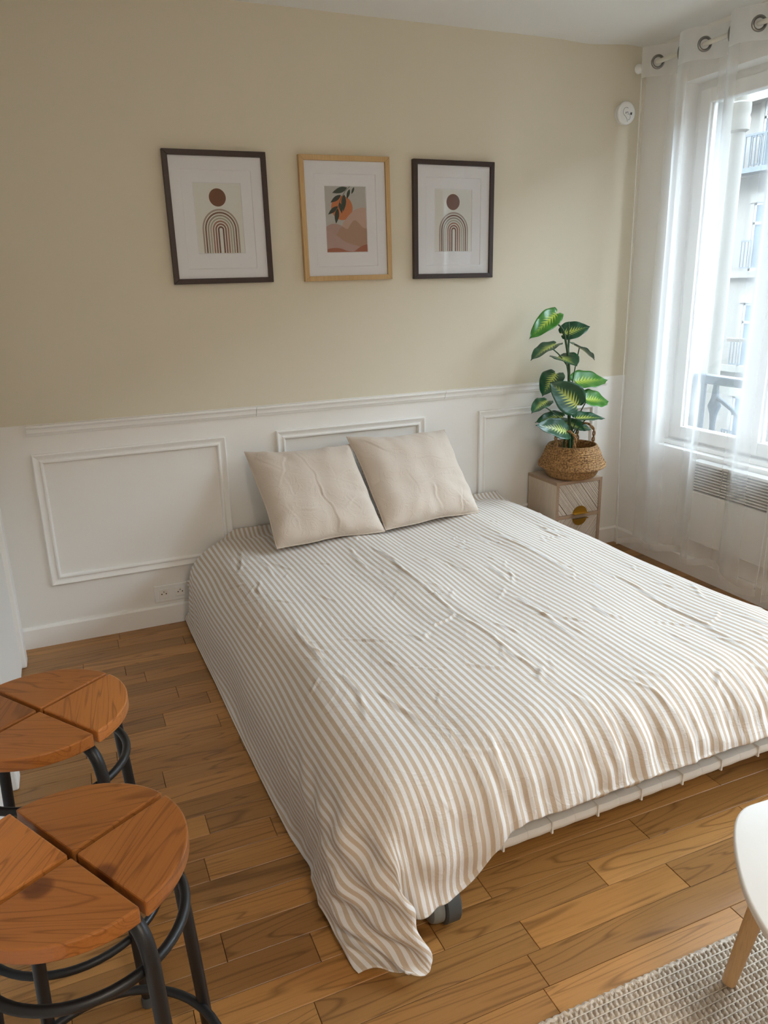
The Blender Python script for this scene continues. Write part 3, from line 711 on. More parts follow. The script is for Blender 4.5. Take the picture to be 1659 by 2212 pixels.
# ================================================================== CUSHIONS
def cushion(label, BL, BR, TL, TR, seed, folds):
    BL, BR, TL, TR = [Vector(p) for p in (BL, BR, TL, TR)]
    c = (BL + BR + TL + TR) / 4
    root = thing('cushion', label, 'cushion', (BL + BR) / 2, 'beige cushions on the bed')
    nrm = (BR - BL).cross(TL - BL).normalized()
    rs = np.random.RandomState(seed); n = 112
    ph = rs.uniform(0, 6.28, 12)
    def seam(u, v):                      # seams curve inwards between the pointed corners and wave a little
        pu = u * (1 - (.045 + .012 * math.sin(4 * v + ph[7] + u)) * (1 - v * v) * abs(u) ** 3)
        pv = v * (1 - (.035 + .016 * math.sin(5 * u + ph[8] + v)) * (1 - u * u) * abs(v) ** 3)
        return pu, pv
    for side, nm, mat_ in ((1, 'front_cover', M['cushion']), (-1, 'back_cover', M['pillow_back'])):
        vs_ = []; uvs = []
        for j in range(n):
            for i in range(n):
                u = i / (n - 1) * 2 - 1; v = j / (n - 1) * 2 - 1
                # seams curve inwards between the pointed corners
                pu, pv = seam(u, v)
                s, t = (pu + 1) / 2, (pv + 1) / 2
                p = BL * (1 - s) * (1 - t) + BR * s * (1 - t) + TL * (1 - s) * t + TR * s * t
                e = max(0, (1 - u ** 4) * (1 - v ** 4)); T = .072 * e ** .55
                wv = 0
                ex = min(1, e * 6)
                wv += .004 * math.sin(9 * u + 4 * v + ph[0]) * math.sin(5 * v - 3 * u + ph[1])
                rim = (1 - e) * ex
                wv += .006 * rim * math.sin(16 * math.atan2(v, u) + ph[2]) * (.5 + .5 * math.sin(5 * math.atan2(v, u) + ph[3]))
                if side == 1:
                    uw, vw = u + .03 * math.sin(v * 7 + ph[4]) + .012 * math.sin(v * 19 + u * 5), v + .03 * math.sin(u * 6 + ph[5]) + .012 * math.sin(u * 17)
                    for (ua, va, ub, vb, hgt, wd) in folds:
                        hgt = hgt * .62 * (.7 + .3 * math.sin(9 * u + 7 * v + ph[6]))
                        du, dv = ub - ua, vb - va; l2 = du * du + dv * dv; tt = max(0, min(1, ((uw - ua) * du + (vw - va) * dv) / l2))
                        dd = math.hypot(uw - ua - tt * du, vw - va - tt * dv); sg = ((uw - ua) * dv - (vw - va) * du) / math.sqrt(l2)
                        en = min(1, 6 * min(tt + .02, 1.02 - tt))
                        wv += en * hgt * (math.exp(-(dd / wd) ** 2) - .7 * math.exp(-((sg - 1.6 * wd) / (1.4 * wd)) ** 2) * (dd < 5 * wd))
                sag = -.012 * (1 - u * u) * max(0, v) ** 2
                vs_.append(p + nrm * (side * (T + .002 * ex) + wv * ex) + Vector((0, 0, sag)))
                uvs.append((s * .5, t * .5))
        fs = [(j * n + i, j * n + i + 1, (j + 1) * n + i + 1, (j + 1) * n + i) for j in range(n - 1) for i in range(n - 1)]
        if side < 0: fs = [f[::-1] for f in fs]
        g = MB().add(vs_, fs); g.v = [(x, min(y, -.012), z) for x, y, z in g.v]
        o = g.build(nm, mat_, root, smooth='full', fix=False)
        uv = o.data.uv_layers.new(name='uv')
        for l in o.data.loops: uv.data[l.index].uv = uvs[l.vertex_index]
    # piped seam around the edge
    pts = []
    def P(u, v):
        pu, pv = seam(u, v); s, t = (pu + 1) / 2, (pv + 1) / 2
        return BL * (1 - s) * (1 - t) + BR * s * (1 - t) + TL * (1 - s) * t + TR * s * t + Vector((0, 0, -.012 * (1 - u * u) * max(0, v) ** 2))
    m = 24
    pts += [P(-1 + 2 * k / m, -1) for k in range(m)] + [P(1, -1 + 2 * k / m) for k in range(m)] + [P(1 - 2 * k / m, 1) for k in range(m)] + [P(-1, 1 - 2 * k / m) for k in range(m)]
    MB().tube([(p.x, min(p.y, -.012), p.z) for p in pts], .0035, 6, closed=True).build('seam', M['cushion'], root, smooth=True)
    return root
cushion('beige cushion leaning on the wall, left one, long vertical fold', (.712, -.405, .418), (1.196, -.40, .418), (.678, -.085, .765), (1.158, -.10, .752), 2,
        [(-.14, .98, .02, .12, .006, .016), (.02, .12, .16, -.95, .007, .017), (.2, .05, .75, .30, .003, .018), (-.72, .05, -.35, .75, .004, .02), (.3, -.55, .85, -.2, .0035, .02), (-.75, -.5, -.2, -.45, .003, .02), (.35, -.25, .30, .35, .003, .014), (-.9, .85, -.55, .35, .005, .02), (.1, .2, .8, -.1, .0025, .015), (.45, -.3, .6, -.62, .0035, .014), (-.55, -.85, -.7, -.3, .004, .018), (-.45, -.2, -.6, .25, .0025, .014)])
cushion('beige cushion leaning on the wall, right one, nearer the plant', (1.204, -.392, .420), (1.70, -.345, .420), (1.152, -.085, .785), (1.655, -.075, .768), 7,
        [(-.15, -.3, .5, -.12, .004, .018), (.15, -.95, .1, -.35, .006, .022), (.55, -.95, .7, -.45, .006, .02), (-.3, .0, -.15, -.55, .0035, .014), (-.15, .28, .6, .18, .0025, .016), (.3, .95, .55, .7, .005, .02), (-.1, -.1, .75, .0, .0025, .015), (.75, -.9, .55, -.55, .005, .016), (-.85, .8, -.5, .5, .004, .018), (.1, .92, .3, .72, .005, .016)])

# ================================================================== PICTURES
def picture(label, cx, cz, W_, H_, fm, art, tilt=0):
    root = thing('framed_print', label, 'picture', (cx, 0, cz), 'framed prints on the beige wall')
    fw, dp_ = .021, .024; x0, x1, z0, z1 = cx - W_ / 2, cx + W_ / 2, cz - H_ / 2, cz + H_ / 2
    bars = [[(x0, z0), (x1, z0), (x1 - fw, z0 + fw), (x0 + fw, z0 + fw)], [(x1, z0), (x1, z1), (x1 - fw, z1 - fw), (x1 - fw, z0 + fw)],
            [(x1, z1), (x0, z1), (x0 + fw, z1 - fw), (x1 - fw, z1 - fw)], [(x0, z1), (x0, z0), (x0 + fw, z0 + fw), (x0 + fw, z1 - fw)]]
    fn = lambda a, b, z: (a, -z, b)
    for b in bars: MB().prism(b, .001, dp_, fn=fn).build('frame_bar', fm, root, bevel=.0015)
    # mat board: outer board with bevelled opening, then the inner board
    def board(name, xa, xb, za, zb, ox, oz0, oz1, y):
        g = MB(); a, b, c, d = xa + ox, xb - ox, za + oz0, zb - oz1; e = .0025
        O = [(xa, za), (xb, za), (xb, zb), (xa, zb)]; I = [(a, c), (b, c), (b, d), (a, d)]; J = [(a + e, c + e), (b - e, c + e), (b - e, d - e), (a + e, d - e)]
        vs_ = [(p, -y, q) for p, q in O + I] + [(p, -y + .0028, q) for p, q in J]
        fs = [(i, (i + 1) % 4, 4 + (i + 1) % 4, 4 + i) for i in range(4)] + [(4 + i, 4 + (i + 1) % 4, 8 + (i + 1) % 4, 8 + i) for i in range(4)]
        g.add(vs_, fs); g.build(name, M['mat_board'], root, fix=False)
        return a + e, b - e, c + e, d - e
    r = board('outer_mat', x0 + .012, x1 - .012, z0 + .012, z1 - .012, .052, .046, .058, .0135)
    a, b, c, d = board('inner_mat', r[0] - .004, r[1] + .004, r[2] - .004, r[3] + .004, .046, .060, .048, .0107)
    pr = MB().box(a - .004, b + .004, -.0079, -.004, c - .004, d + .004).build('print', M['paper'], root)
    art(pr, a, b, c, d)
    MB().box(x0 + .015, x1 - .015, -.0185, -.0165, z0 + .015, z1 - .015).build('glass_pane', M['frame_glass'], root)
    root.rotation_euler = (0, tilt, 0)
    return root
inkc = {}
def ink(h):
    if h not in inkc: inkc[h] = plain('ink_' + h.strip('#'), h, .85, spec=.15, noise=.1, nscale=90)
    return inkc[h]
def flat(pr, name, polys, col, y):
    """thin printed shape(s)"""
    g = MB()
    for poly in polys: g.add([(p, -y, q) for p, q in poly], [tuple(range(len(poly)))])
    return g.build(name, ink(col), pr, fix=False)
def rainbow(pr, a, b, c, d):
    cx = (a + b) / 2 + .003; w_ = b - a; R = w_ * .395; zb = c + .0005; zc = c + .55 * (d - c) * .62
    cols = ['#b0a093', '#846552', '#a89d8c', '#bcb5a1', '#ab836d', '#936a59', '#7c5848']; n = 26; pitch = R / 7.25
    for i, col in enumerate(cols):
        ro_ = R - i * pitch; ri = ro_ - pitch * .62; zt = zc + .0
        outer = [(cx + ro_, zb)] + [(cx + ro_ * math.cos(PI * k / n), zt + ro_ * 1.06 * math.sin(PI * k / n)) for k in range(n + 1)] + [(cx - ro_, zb)]
        inner = [(cx + ri, zb)] + [(cx + ri * math.cos(PI * k / n), zt + ri * 1.06 * math.sin(PI * k / n)) for k in range(n + 1)] + [(cx - ri, zb)]
        g = MB(); m = len(outer)
        g.add([(p, -.0081, q) for p, q in outer + inner], [(k, k + 1, m + k + 1, m + k) for k in range(m - 1)]); g.build('arch_band', ink(col), pr, fix=False)
    sc_ = (cx - .004, d - .20 * (d - c)); rr = w_ * .18
    flat(pr, 'brown_disc', [[(sc_[0] + rr * math.cos(2 * PI * k / 40), sc_[1] + rr * math.sin(2 * PI * k / 40)) for k in range(40)]], '#7c5138', .0081)
def hills(pr, a, b, c, d):
    W_, H_ = b - a, d - c; q = lambda u, v: (a + u * W_, d - v * H_)
    flat(pr, 'sky_tone', [[q(0, 0), q(1, 0), q(1, 1), q(0, 1)]], '#c3c2bc', .0080)
    rr = .262 * W_; s0 = q(.405, .325)
    flat(pr, 'orange_disc', [[(s0[0] + rr * math.cos(2 * PI * k / 44), s0[1] + rr * math.sin(2 * PI * k / 44)) for k in range(44)]], '#cf7f50', .0081)
    def hill(name, pts, col, y):
        cv = [(p.x, p.y) for p in [Vector(t_) for t_ in catmull([(u, v, 0) for u, v in pts], 6)]]
        flat(pr, name, [[q(min(1, max(0, u)), min(1, v)) for u, v in cv] + [q(1, 1), q(0, 1)]], col, y)
    hill('pink_hill', [(0, 1), (.2, .9), (.38, .60), (.52, .47), (.68, .37), (.85, .32), (1, .325)], '#cbab9b', .0082)
    hill('mauve_hill', [(0, .61), (.1, .575), (.22, .565), (.36, .59), (.5, .66), (.8, .9), (1, 1)], '#bb9c92', .0083)
    hill('tan_mountain', [(.0, 1), (.22, .76), (.36, .62), (.46, .635), (.53, .64), (.60, .57), (.70, .51), (.80, .55), (.90, .62), (1, .64)], '#b5947c', .0084)
    hill('rose_slope', [(0, .66), (.12, .70), (.28, .76), (.42, .83), (.6, .88), (.8, .915), (1, .96)], '#bfa097', .0085)
    hill('terracotta_mound', [(0, .955), (.1, .94), (.22, .935), (.36, .95), (.5, .985), (.66, .99), (.76, .95), (.88, .905), (1, .885)], '#a9674e', .0086)
    lv = [((.55, .02), (.18, .10)), ((.39, .13), (.13, .245)), ((.61, .04), (.53, .19)), ((.72, .01), (.65, .115)), ((.47, .12), (.43, .38)), ((.30, .30), (.06, .425)), ((.35, .24), (.40, .41)), ((.30, .33), (.24, .565))]
    polys = []
    for (u0, v0), (u1, v1) in lv:
        p0 = Vector(q(u0, v0)); p1 = Vector(q(u1, v1)); t = p1 - p0; nn = Vector((-t.y, t.x)).normalized() * (t.length * .16)
        up = [p0 + t * (k / 10) + nn * math.sin(PI * (k / 10) ** .85) for k in range(11)]; dn = [p0 + t * (k / 10) - nn * math.sin(PI * (k / 10) ** .85) for k in range(9, 0, -1)]
        polys.append([(p.x, p.y) for p in up + dn])
    flat(pr, 'leaf_sprig', polys, '#38453c', .0089)
    st = [Vector(q(u, v)) for u, v in ((.62, 0), (.5, .07), (.38, .19), (.31, .31), (.27, .40))]
    MB().tube([(p.x, -.0086, p.y) for p in st], .0009, 5).build('sprig_stem', ink('#38453c'), pr)
picture('dark brown framed rainbow arch print, left of the three pictures', .667, 1.719, .411, .503, M['dark_wood'], rainbow, -.004)
picture('light oak framed print of orange sun, hills and leaves', 1.216, 1.720, .409, .503, M['oak_light'], hills, -.008)
picture('dark brown framed rainbow arch print nearest the window', 1.738, 1.719, .411, .503, M['dark_wood'], rainbow, .002)

# ================================================================== SMOKE DETECTOR, SOCKET
sd = thing('smoke_detector', 'round white smoke detector on the beige wall near the curtain', 'smoke detector', (2.668, 0, 2.21))
def wall_disc(g, prof, c, seg=40, mi=0):
    n = len(prof); vs_ = [(c[0] + r * math.cos(2 * PI * k / seg), -y, c[1] + r * math.sin(2 * PI * k / seg)) for r, y in prof for k in range(seg)]
    fs = [(i * seg + k, i * seg + (k + 1) % seg, (i + 1) * seg + (k + 1) % seg, (i + 1) * seg + k) for i in range(n - 1) for k in range(seg)] + [tuple((n - 1) * seg + k for k in range(seg))]
    return g.add(vs_, fs, mi)
dc = (2.668, 2.21)
wall_disc(MB(), [(.046, 0), (.046, .010), (.044, .012)], dc).build('back_plate', M['white_plastic'], sd, smooth=True)
wall_disc(MB(), [(.040, .012), (.040, .018)], dc).build('vent_ring', M['grey_plastic'], sd, smooth=True)
wall_disc(MB(), [(.044, .018), (.050, .021), (.052, .026), (.050, .033), (.046, .036), (.040, .037)], dc).build('cover', M['white_plastic'], sd, smooth=True)
M['print_grey'] = plain('grey_print', '#6f7577', .6)
arc = [(dc[0] - .006 + .019 * math.cos(t), -.0375, dc[1] + .004 + .019 * math.sin(t)) for t in [math.radians(60 + i * 10) for i in range(20)]] + [(dc[0] - .004, -.0375, dc[1] - .022), (dc[0] + .004, -.0375, dc[1] - .038)]
MB().tube(arc, .0008, 5).build('button_line', M['print_grey'], sd)
arc = [(dc[0] + .010 + .008 * math.cos(t), -.0375, dc[1] - .017 + .013 * math.sin(t)) for t in [math.radians(130 - i * 14) for i in range(19)]]
MB().tube(arc, .0008, 5).build('button_line', M['print_grey'], sd)
g = MB(); g.box(dc[0] - .010, dc[0] - .006, -.0378, -.037, dc[1] - .004, dc[1] + .003); g.box(dc[0] - .004, dc[0] + .006, -.0378, -.037, dc[1] + .001, dc[1] + .004); g.box(dc[0] + .003, dc[0] + .005, -.0378, -.037, dc[1] - .006, dc[1] - .003)
g.build('printed_mark', M['print_grey'], sd)
g = MB()
for i in range(3): g.prism([(dc[0] + .018 + i * .004, dc[1] + .003), (dc[0] + .021 + i * .004, dc[1] + .004), (dc[0] + .020 + i * .003, dc[1] - .008 - i * .001), (dc[0] + .0175 + i * .003, dc[1] - .006)], .0372, .0376, fn=lambda a, b, z: (a, -z, b))
g.build('speaker_slots', M['slot'], sd)

so = thing('wall_socket', 'white double wall socket above the baseboard by the duvet', 'socket', (.315, 0, .147))
MB().box(.240, .392, -.010, 0, .107, .187).build('socket_plate', M['white_plastic'], so, bevel=.004)
for cx in (.281, .352):
    mod = MB().box(cx - .0225, cx + .0225, -.0125, -.009, .1245, .1695).build('socket_module', M['white_plastic'], so, bevel=.001, seg=1)
    wall_disc(MB(), [(.0195, .0124), (.0195, .0128), (.0175, .0126)], (cx, .147)).build('socket_well', M['grey_plastic'] if 0 else M['white_wall'], mod, smooth=True)
    for dx in (-.0095, .0095): wall_disc(MB(), [(.0028, .0126), (.0028, .0131)], (cx + dx, .146), 10).build('contact_hole', M['slot'], mod)
    wall_disc(MB(), [(.0024, .0126), (.0024, .016)], (cx, .156), 10).build('earth_pin', M['steel'], mod)

# ================================================================== NIGHTSTAND
NX0, NX1, NY0, NY1, NZ = 2.188, 2.466, -.268, -.018, .480
ns = thing('nightstand', 'washed wood nightstand with carved drawers and brass half moon pulls', 'nightstand', ((NX0 + NX1) / 2, (NY0 + NY1) / 2, 0))
T = .016
MB().box(NX0, NX1, NY0, NY1, NZ - T, NZ).build('top_panel', M['ns_wood'], ns, bevel=.0015)
MB().box(NX0, NX1, NY0 - .0012, NY0, NZ - T, NZ).build('edge_band', M['ns_edge'], ns)
MB().box(NX0 - .0012, NX0, NY0, NY1, NZ - T, NZ).build('edge_band', M['ns_edge'], ns)
for a, b in ((NX0, NX0 + T), (NX1 - T, NX1)):
    MB().box(a, b, NY0, NY1, .0, NZ - T).build('side_panel', M['ns_wood'], ns, bevel=.001)
    MB().box(a, b, NY0 - .0012, NY0, .0, NZ - T).build('edge_band', M['ns_edge'], ns)
MB().box(NX0 + T, NX1 - T, NY1 - .008, NY1, .02, NZ - T).build('back_panel', M['ns_edge'], ns)
MB().box(NX0 + T, NX1 - T, NY0, NY1, .055, .070).build('bottom_panel', M['ns_edge'], ns)
MB().box(NX0 + T, NX1 - T, NY0, NY1, .283, .300).build('divider', M['ns_edge'], ns)
def clip_diag(x0, x1, z0, z1, cx, cz, t, hw):
    """strip (half width hw) through (cx,cz) along t, clipped to the rectangle by Sutherland-Hodgman"""
    n = (-t[1], t[0]); L = 1.0
    poly = [(cx - t[0] * L + n[0] * hw, cz - t[1] * L + n[1] * hw), (cx - t[0] * L - n[0] * hw, cz - t[1] * L - n[1] * hw), (cx + t[0] * L - n[0] * hw, cz + t[1] * L - n[1] * hw), (cx + t[0] * L + n[0] * hw, cz + t[1] * L + n[1] * hw)]
    for ax, lim, sg in ((0, x0, 1), (0, x1, -1), (1, z0, 1), (1, z1, -1)):
        out = []
        for i in range(len(poly)):
            p, q = poly[i - 1], poly[i]; ip = sg * (p[ax] - lim) >= 0; iq = sg * (q[ax] - lim) >= 0
            if ip != iq:
                f = (lim - p[ax]) / (q[ax] - p[ax]); out.append((p[0] + f * (q[0] - p[0]), p[1] + f * (q[1] - p[1])))
            if iq: out.append(q)
        poly = out
        if not poly: return None
    return poly
def drawer(z0, z1, up, pull_z, flip):
    x0, x1 = NX0 + T + .002, NX1 - T - .002
    dr = MB().box(x0, x1, NY0 + .004, NY1 - .03, z0, z1).build('drawer', M['ns_groove'], ns)
    rr = random.Random(int(z0 * 1000)); g = MB(); cx, cz = (x0 + x1) / 2, (z0 + z1) / 2; p = -.30
    ang = math.radians(-52 if not flip else 52); t = (math.cos(ang), math.sin(ang)); n = (-t[1], t[0])
    while p < .30:
        hw = rr.uniform(.0018, .0034); pol = clip_diag(x0, x1, z0, z1, cx + n[0] * p, cz + n[1] * p, t, hw)
        if pol and len(pol) >= 3: g.prism(pol, -(NY0 + .004), -(NY0 + .004) + rr.uniform(.0012, .003), fn=lambda a, b, z: (a, -z, b))
        p += 2 * hw + rr.uniform(.0012, .0024)
    o = g.build('carved_strips', M['ns_strip'], dr); o['kind'] = 'stuff'
    r = .044; c = (2.336, pull_z); sg = 1 if up else -1
    poly = [(c[0] + r * math.cos(PI * k / 24), c[1] + sg * r * math.sin(PI * k / 24) * .9) for k in range(25)]
    pl = MB().prism(poly, -(NY0) + .0002, -(NY0) + .0025, fn=lambda a, b, z: (a, -z, b)).build('pull', M['brass'], dr)
    MB().box(c[0] - r, c[0] + r, NY0 - .020, NY0 - .0, c[1] - (.0 if up else .003), c[1] + (.003 if up else 0)).build('pull_lip', M['brass'], pl, bevel=.0008)
drawer(.302, .462, True, .303, False)
drawer(.072, .281, False, .279, True)

# ================================================================== BASKET AND PLANT
BC = Vector((2.332, -.186, NZ))
bk = thing('woven_basket', 'brown seagrass belly basket with handles on the nightstand', 'basket', BC, )
def coil(pts, n_per, amp):
    out = []
    P = catmull([(r, z, 0) for r, z in pts], n_per)
    for i, p in enumerate(P): out.append((p.x + amp * math.sin(i * 2 * PI / 5.0), p.y))
    return out
low = coil([(.096, .001), (.118, .010), (.133, .034), (.136, .054), (.132, .066)], 14, .0012)
g = MB().lathe([(.004, .002)] + low, BC, 56, close=False); g.build('lower_bowl', M['basket_low'], bk, smooth='full', fix=False)
up_ = coil([(.132, .062), (.148, .055), (.164, .058), (.169, .068), (.160, .084), (.150, .100), (.142, .122), (.132, .146), (.124, .164), (.120, .170)], 12, .0016)
g = MB().lathe(up_ + [(.115, .171), (.118, .150), (.13, .10), (.13, .05), (.1, .015), (.004, .012)], BC, 56, close=False)
g.build('upper_rim', M['basket'], bk, smooth='full', fix=False)
# twisted stitches around the upper half
st = MB()
for rw, (r, z) in enumerate(((.1205, .160), (.1270, .150), (.1325, .138), (.1375, .126), (.142, .113), (.1475, .101), (.155, .089), (.1625, .077))):
    nst = 54
    for k in range(nst):
        a = 2 * PI * (k + .5 * (rw % 2)) / nst; a2 = a + 2 * PI / nst * .9
        st.tube([(BC.x + (r + .002) * math.cos(a), BC.y + (r + .002) * math.sin(a), BC.z + z - .004), (BC.x + (r + .0045) * math.cos((a + a2) / 2), BC.y + (r + .0045) * math.sin((a + a2) / 2), BC.z + z), (BC.x + (r + .002) * math.cos(a2), BC.y + (r + .002) * math.sin(a2), BC.z + z + .004)], .0026, 4)
so_ = st.build('weave_stitches', M['basket'], bk, smooth=True); so_['kind'] = 'stuff'
for aa_ in (215, 20):
    pts = []
    a0, a1 = math.radians(aa_ - 22), math.radians(aa_ + 22)
    A = Vector((.124 * math.cos(a0), .124 * math.sin(a0), .135)); B = Vector((.124 * math.cos(a1), .124 * math.sin(a1), .135))
    ctr = [A, A + Vector((-.0, 0, .045)), A * .99 + Vector((0, 0, .10)), (A + B) * .5 + Vector((0, 0, .125)), B * .99 + Vector((0, 0, .10)), B + Vector((0, 0, .045)), B]
    ctr = catmull([BC + p for p in ctr], 10)
    for s in (0, 1):
        tw = [p + Vector((.005 * math.cos(i * .55 + s * PI), .005 * math.sin(i * .55 + s * PI), 0)) for i, p in enumerate(ctr)]
        MB().tube(tw, .0042, 6).build('handle', M['basket_low'], bk, smooth=True)

pt = thing('potted_plant', 'tall green variegated leafy plant standing in the basket', 'plant', (2.315, -.186, NZ + .05))
stem_pts = catmull([(2.315, -.186, NZ + .05), (2.313, -.186, .65), (2.297, -.190, .83), (2.282, -.190, 1.05), (2.262, -.186, 1.16), (2.240, -.18, 1.225), (2.186, -.162, 1.268)], 8)
MB().tube(stem_pts, [.011 - .008 * (i / (len(stem_pts) - 1)) for i in range(len(stem_pts))], 8).build('main_stem', M['stem'], pt, smooth=True)
MB().tube(catmull([(2.282, -.19, 1.06), (2.276, -.188, 1.16), (2.274, -.186, 1.255)], 6), [.004] * 12 + [.0015], 6).build('shoot', M['stem'], pt, smooth=True)
def leaf(base, tip, normal, width, back=.2, mat_='leaf_dark', droop=.12, fold=.25, origin=None, twist=0):
    B = Vector(base); T_ = Vector(tip); ax = (T_ - B); L = ax.length; ax.normalize()
    n = Vector(normal); n = (n - ax * n.dot(ax)).normalized(); sd_ = ax.cross(n)
    nu, nv = 19, 13; vs_ = []; uvs = []
    for j in range(nv):
        v = j / (nv - 1) * 2 - 1
        for i in range(nu):
            u = i / (nu - 1)
            wdt = width * (math.sin(PI * min(1, (u * .93 + .07)) ** .72) ** .75) * (1 - .0 * u)
            if u > .86: wdt *= max(0, (1 - u) / .14) ** .55
            l = -back * L + u * L * (1 + back)
            lob = -.10 * L * (v * v) * max(0, 1 - u * 3.2) * -1
            l = l - .13 * L * (1 - abs(v)) * 0 - (.16 * L * abs(v) ** 1.5 * max(0, 1 - u * 2.2)) * .0 + lob * 0
            notch = .14 * L * math.exp(-(v / .22) ** 2) * max(0, 1 - u * 5)
            l += notch
            h = fold * wdt * abs(v) ** 1.3 - droop * L * max(0, u - .25) ** 2 * 1.6 + .02 * L * math.sin(u * 17 + v * 3) * abs(v)
            vs_.append(B + ax * l + sd_ * (v * wdt) + n * h); uvs.append((u, v))
    fs = [(j * nu + i, j * nu + i + 1, (j + 1) * nu + i + 1, (j + 1) * nu + i) for j in range(nv - 1) for i in range(nu - 1)]
    o = MB().add(vs_, fs).build('leaf', M[mat_], pt, smooth='full', fix=False)
    uv = o.data.uv_layers.new(name='uv')
    for l_ in o.data.loops: uv.data[l_.index].uv = uvs[l_.vertex_index]
    sm = o.modifiers.new('thickness', 'SOLIDIFY'); sm.thickness = .0012
    if origin:
        O = Vector(origin); mid = (O + B) / 2 + Vector((0, 0, .012)); 
        MB().tube(catmull([O, mid, B], 5), .0032, 6).build('leaf_stalk', M['stem'], pt, smooth=True)
LV = [((2.186, -.160, 1.270), (2.045, -.205, 1.195), (.25, -.55, .8), .050, .42, 'leaf_light', None),
      ((2.297, -.170, 1.205), (2.392, -.200, 1.232), (-.25, -.7, .6), .050, .50, 'leaf_dark', (2.278, -.188, 1.10)),
      ((2.164, -.200, 1.141), (2.020, -.250, 1.105), (.15, -.05, .98), .050, .40, 'leaf_dark', (2.285, -.19, 1.03)),
      ((2.363, -.160, 1.123), (2.488, -.135, 1.068), (.1, -.2, .95), .046, .40, 'leaf_dark', (2.30, -.19, .90)),
      ((2.240, -.215, 1.078), (2.250, -.300, 1.062), (-.05, -.2, .97), .075, .7, 'leaf_dark', (2.285, -.19, .99)),
      ((2.381, -.160, .958), (2.565, -.150, .962), (.0, -.62, .78), .062, .3, 'leaf_light', (2.30, -.19, .80)),
      ((2.214, -.150, .974), (2.118, -.215, .920), (-.4, -.55, .7), .058, .6, 'leaf_dark', (2.297, -.19, .85)),
      ((2.232, -.300, .888), (2.125, -.270, .985), (-.45, -.80, .35), .076, .34, 'leaf_dark', (2.30, -.19, .72)),
      ((2.397, -.200, .871), (2.568, -.170, .852), (-.1, -.7, .68), .056, .18, 'leaf_light', (2.315, -.19, .70)),
      ((2.085, -.260, .879), (1.990, -.320, .864), (-.1, -.35, .9), .042, .70, 'leaf_dark', (2.30, -.19, .73)),
      ((2.268, -.150, .783), (2.130, -.150, .782), (-.1, -.5, .85), .045, .3, 'leaf_dark', (2.30, -.18, .68)),
      ((2.196, -.280, .746), (2.030, -.320, .800), (-.15, -.8, .55), .056, .28, 'leaf_dark', (2.305, -.19, .66)),
      ((2.356, -.260, .792), (2.455, -.275, .790), (.05, -.35, .92), .046, .75, 'leaf_dark', (2.315, -.19, .66)),
      ((2.340, -.150, .740), (2.385, -.215, .722), (.0, -.6, .8), .045, .5, 'leaf_dark', (2.315, -.18, .65)),
      ((2.389, -.140, .727), (2.475, -.150, .710), (.1, -.6, .8), .040, .35, 'leaf_dark', (2.32, -.18, .65))]
for b_, t_, n_, w_, bk_, m_, o_ in LV: leaf(b_, t_, n_, w_, bk_, m_, origin=o_)
for dx, dy in ((-.03, .01), (.025, .012), (.012, -.02), (-.015, -.02)):
    MB().tube([(2.315 + dx * .6, -.186 + dy * .6, NZ + .05), (2.315 + dx, -.186 + dy, .66), (2.315 + dx * .3, -.186 + dy * .3, .74)], [.007, .006, .003], 6).build('leaf_sheath', M['stem'], pt, smooth=True)

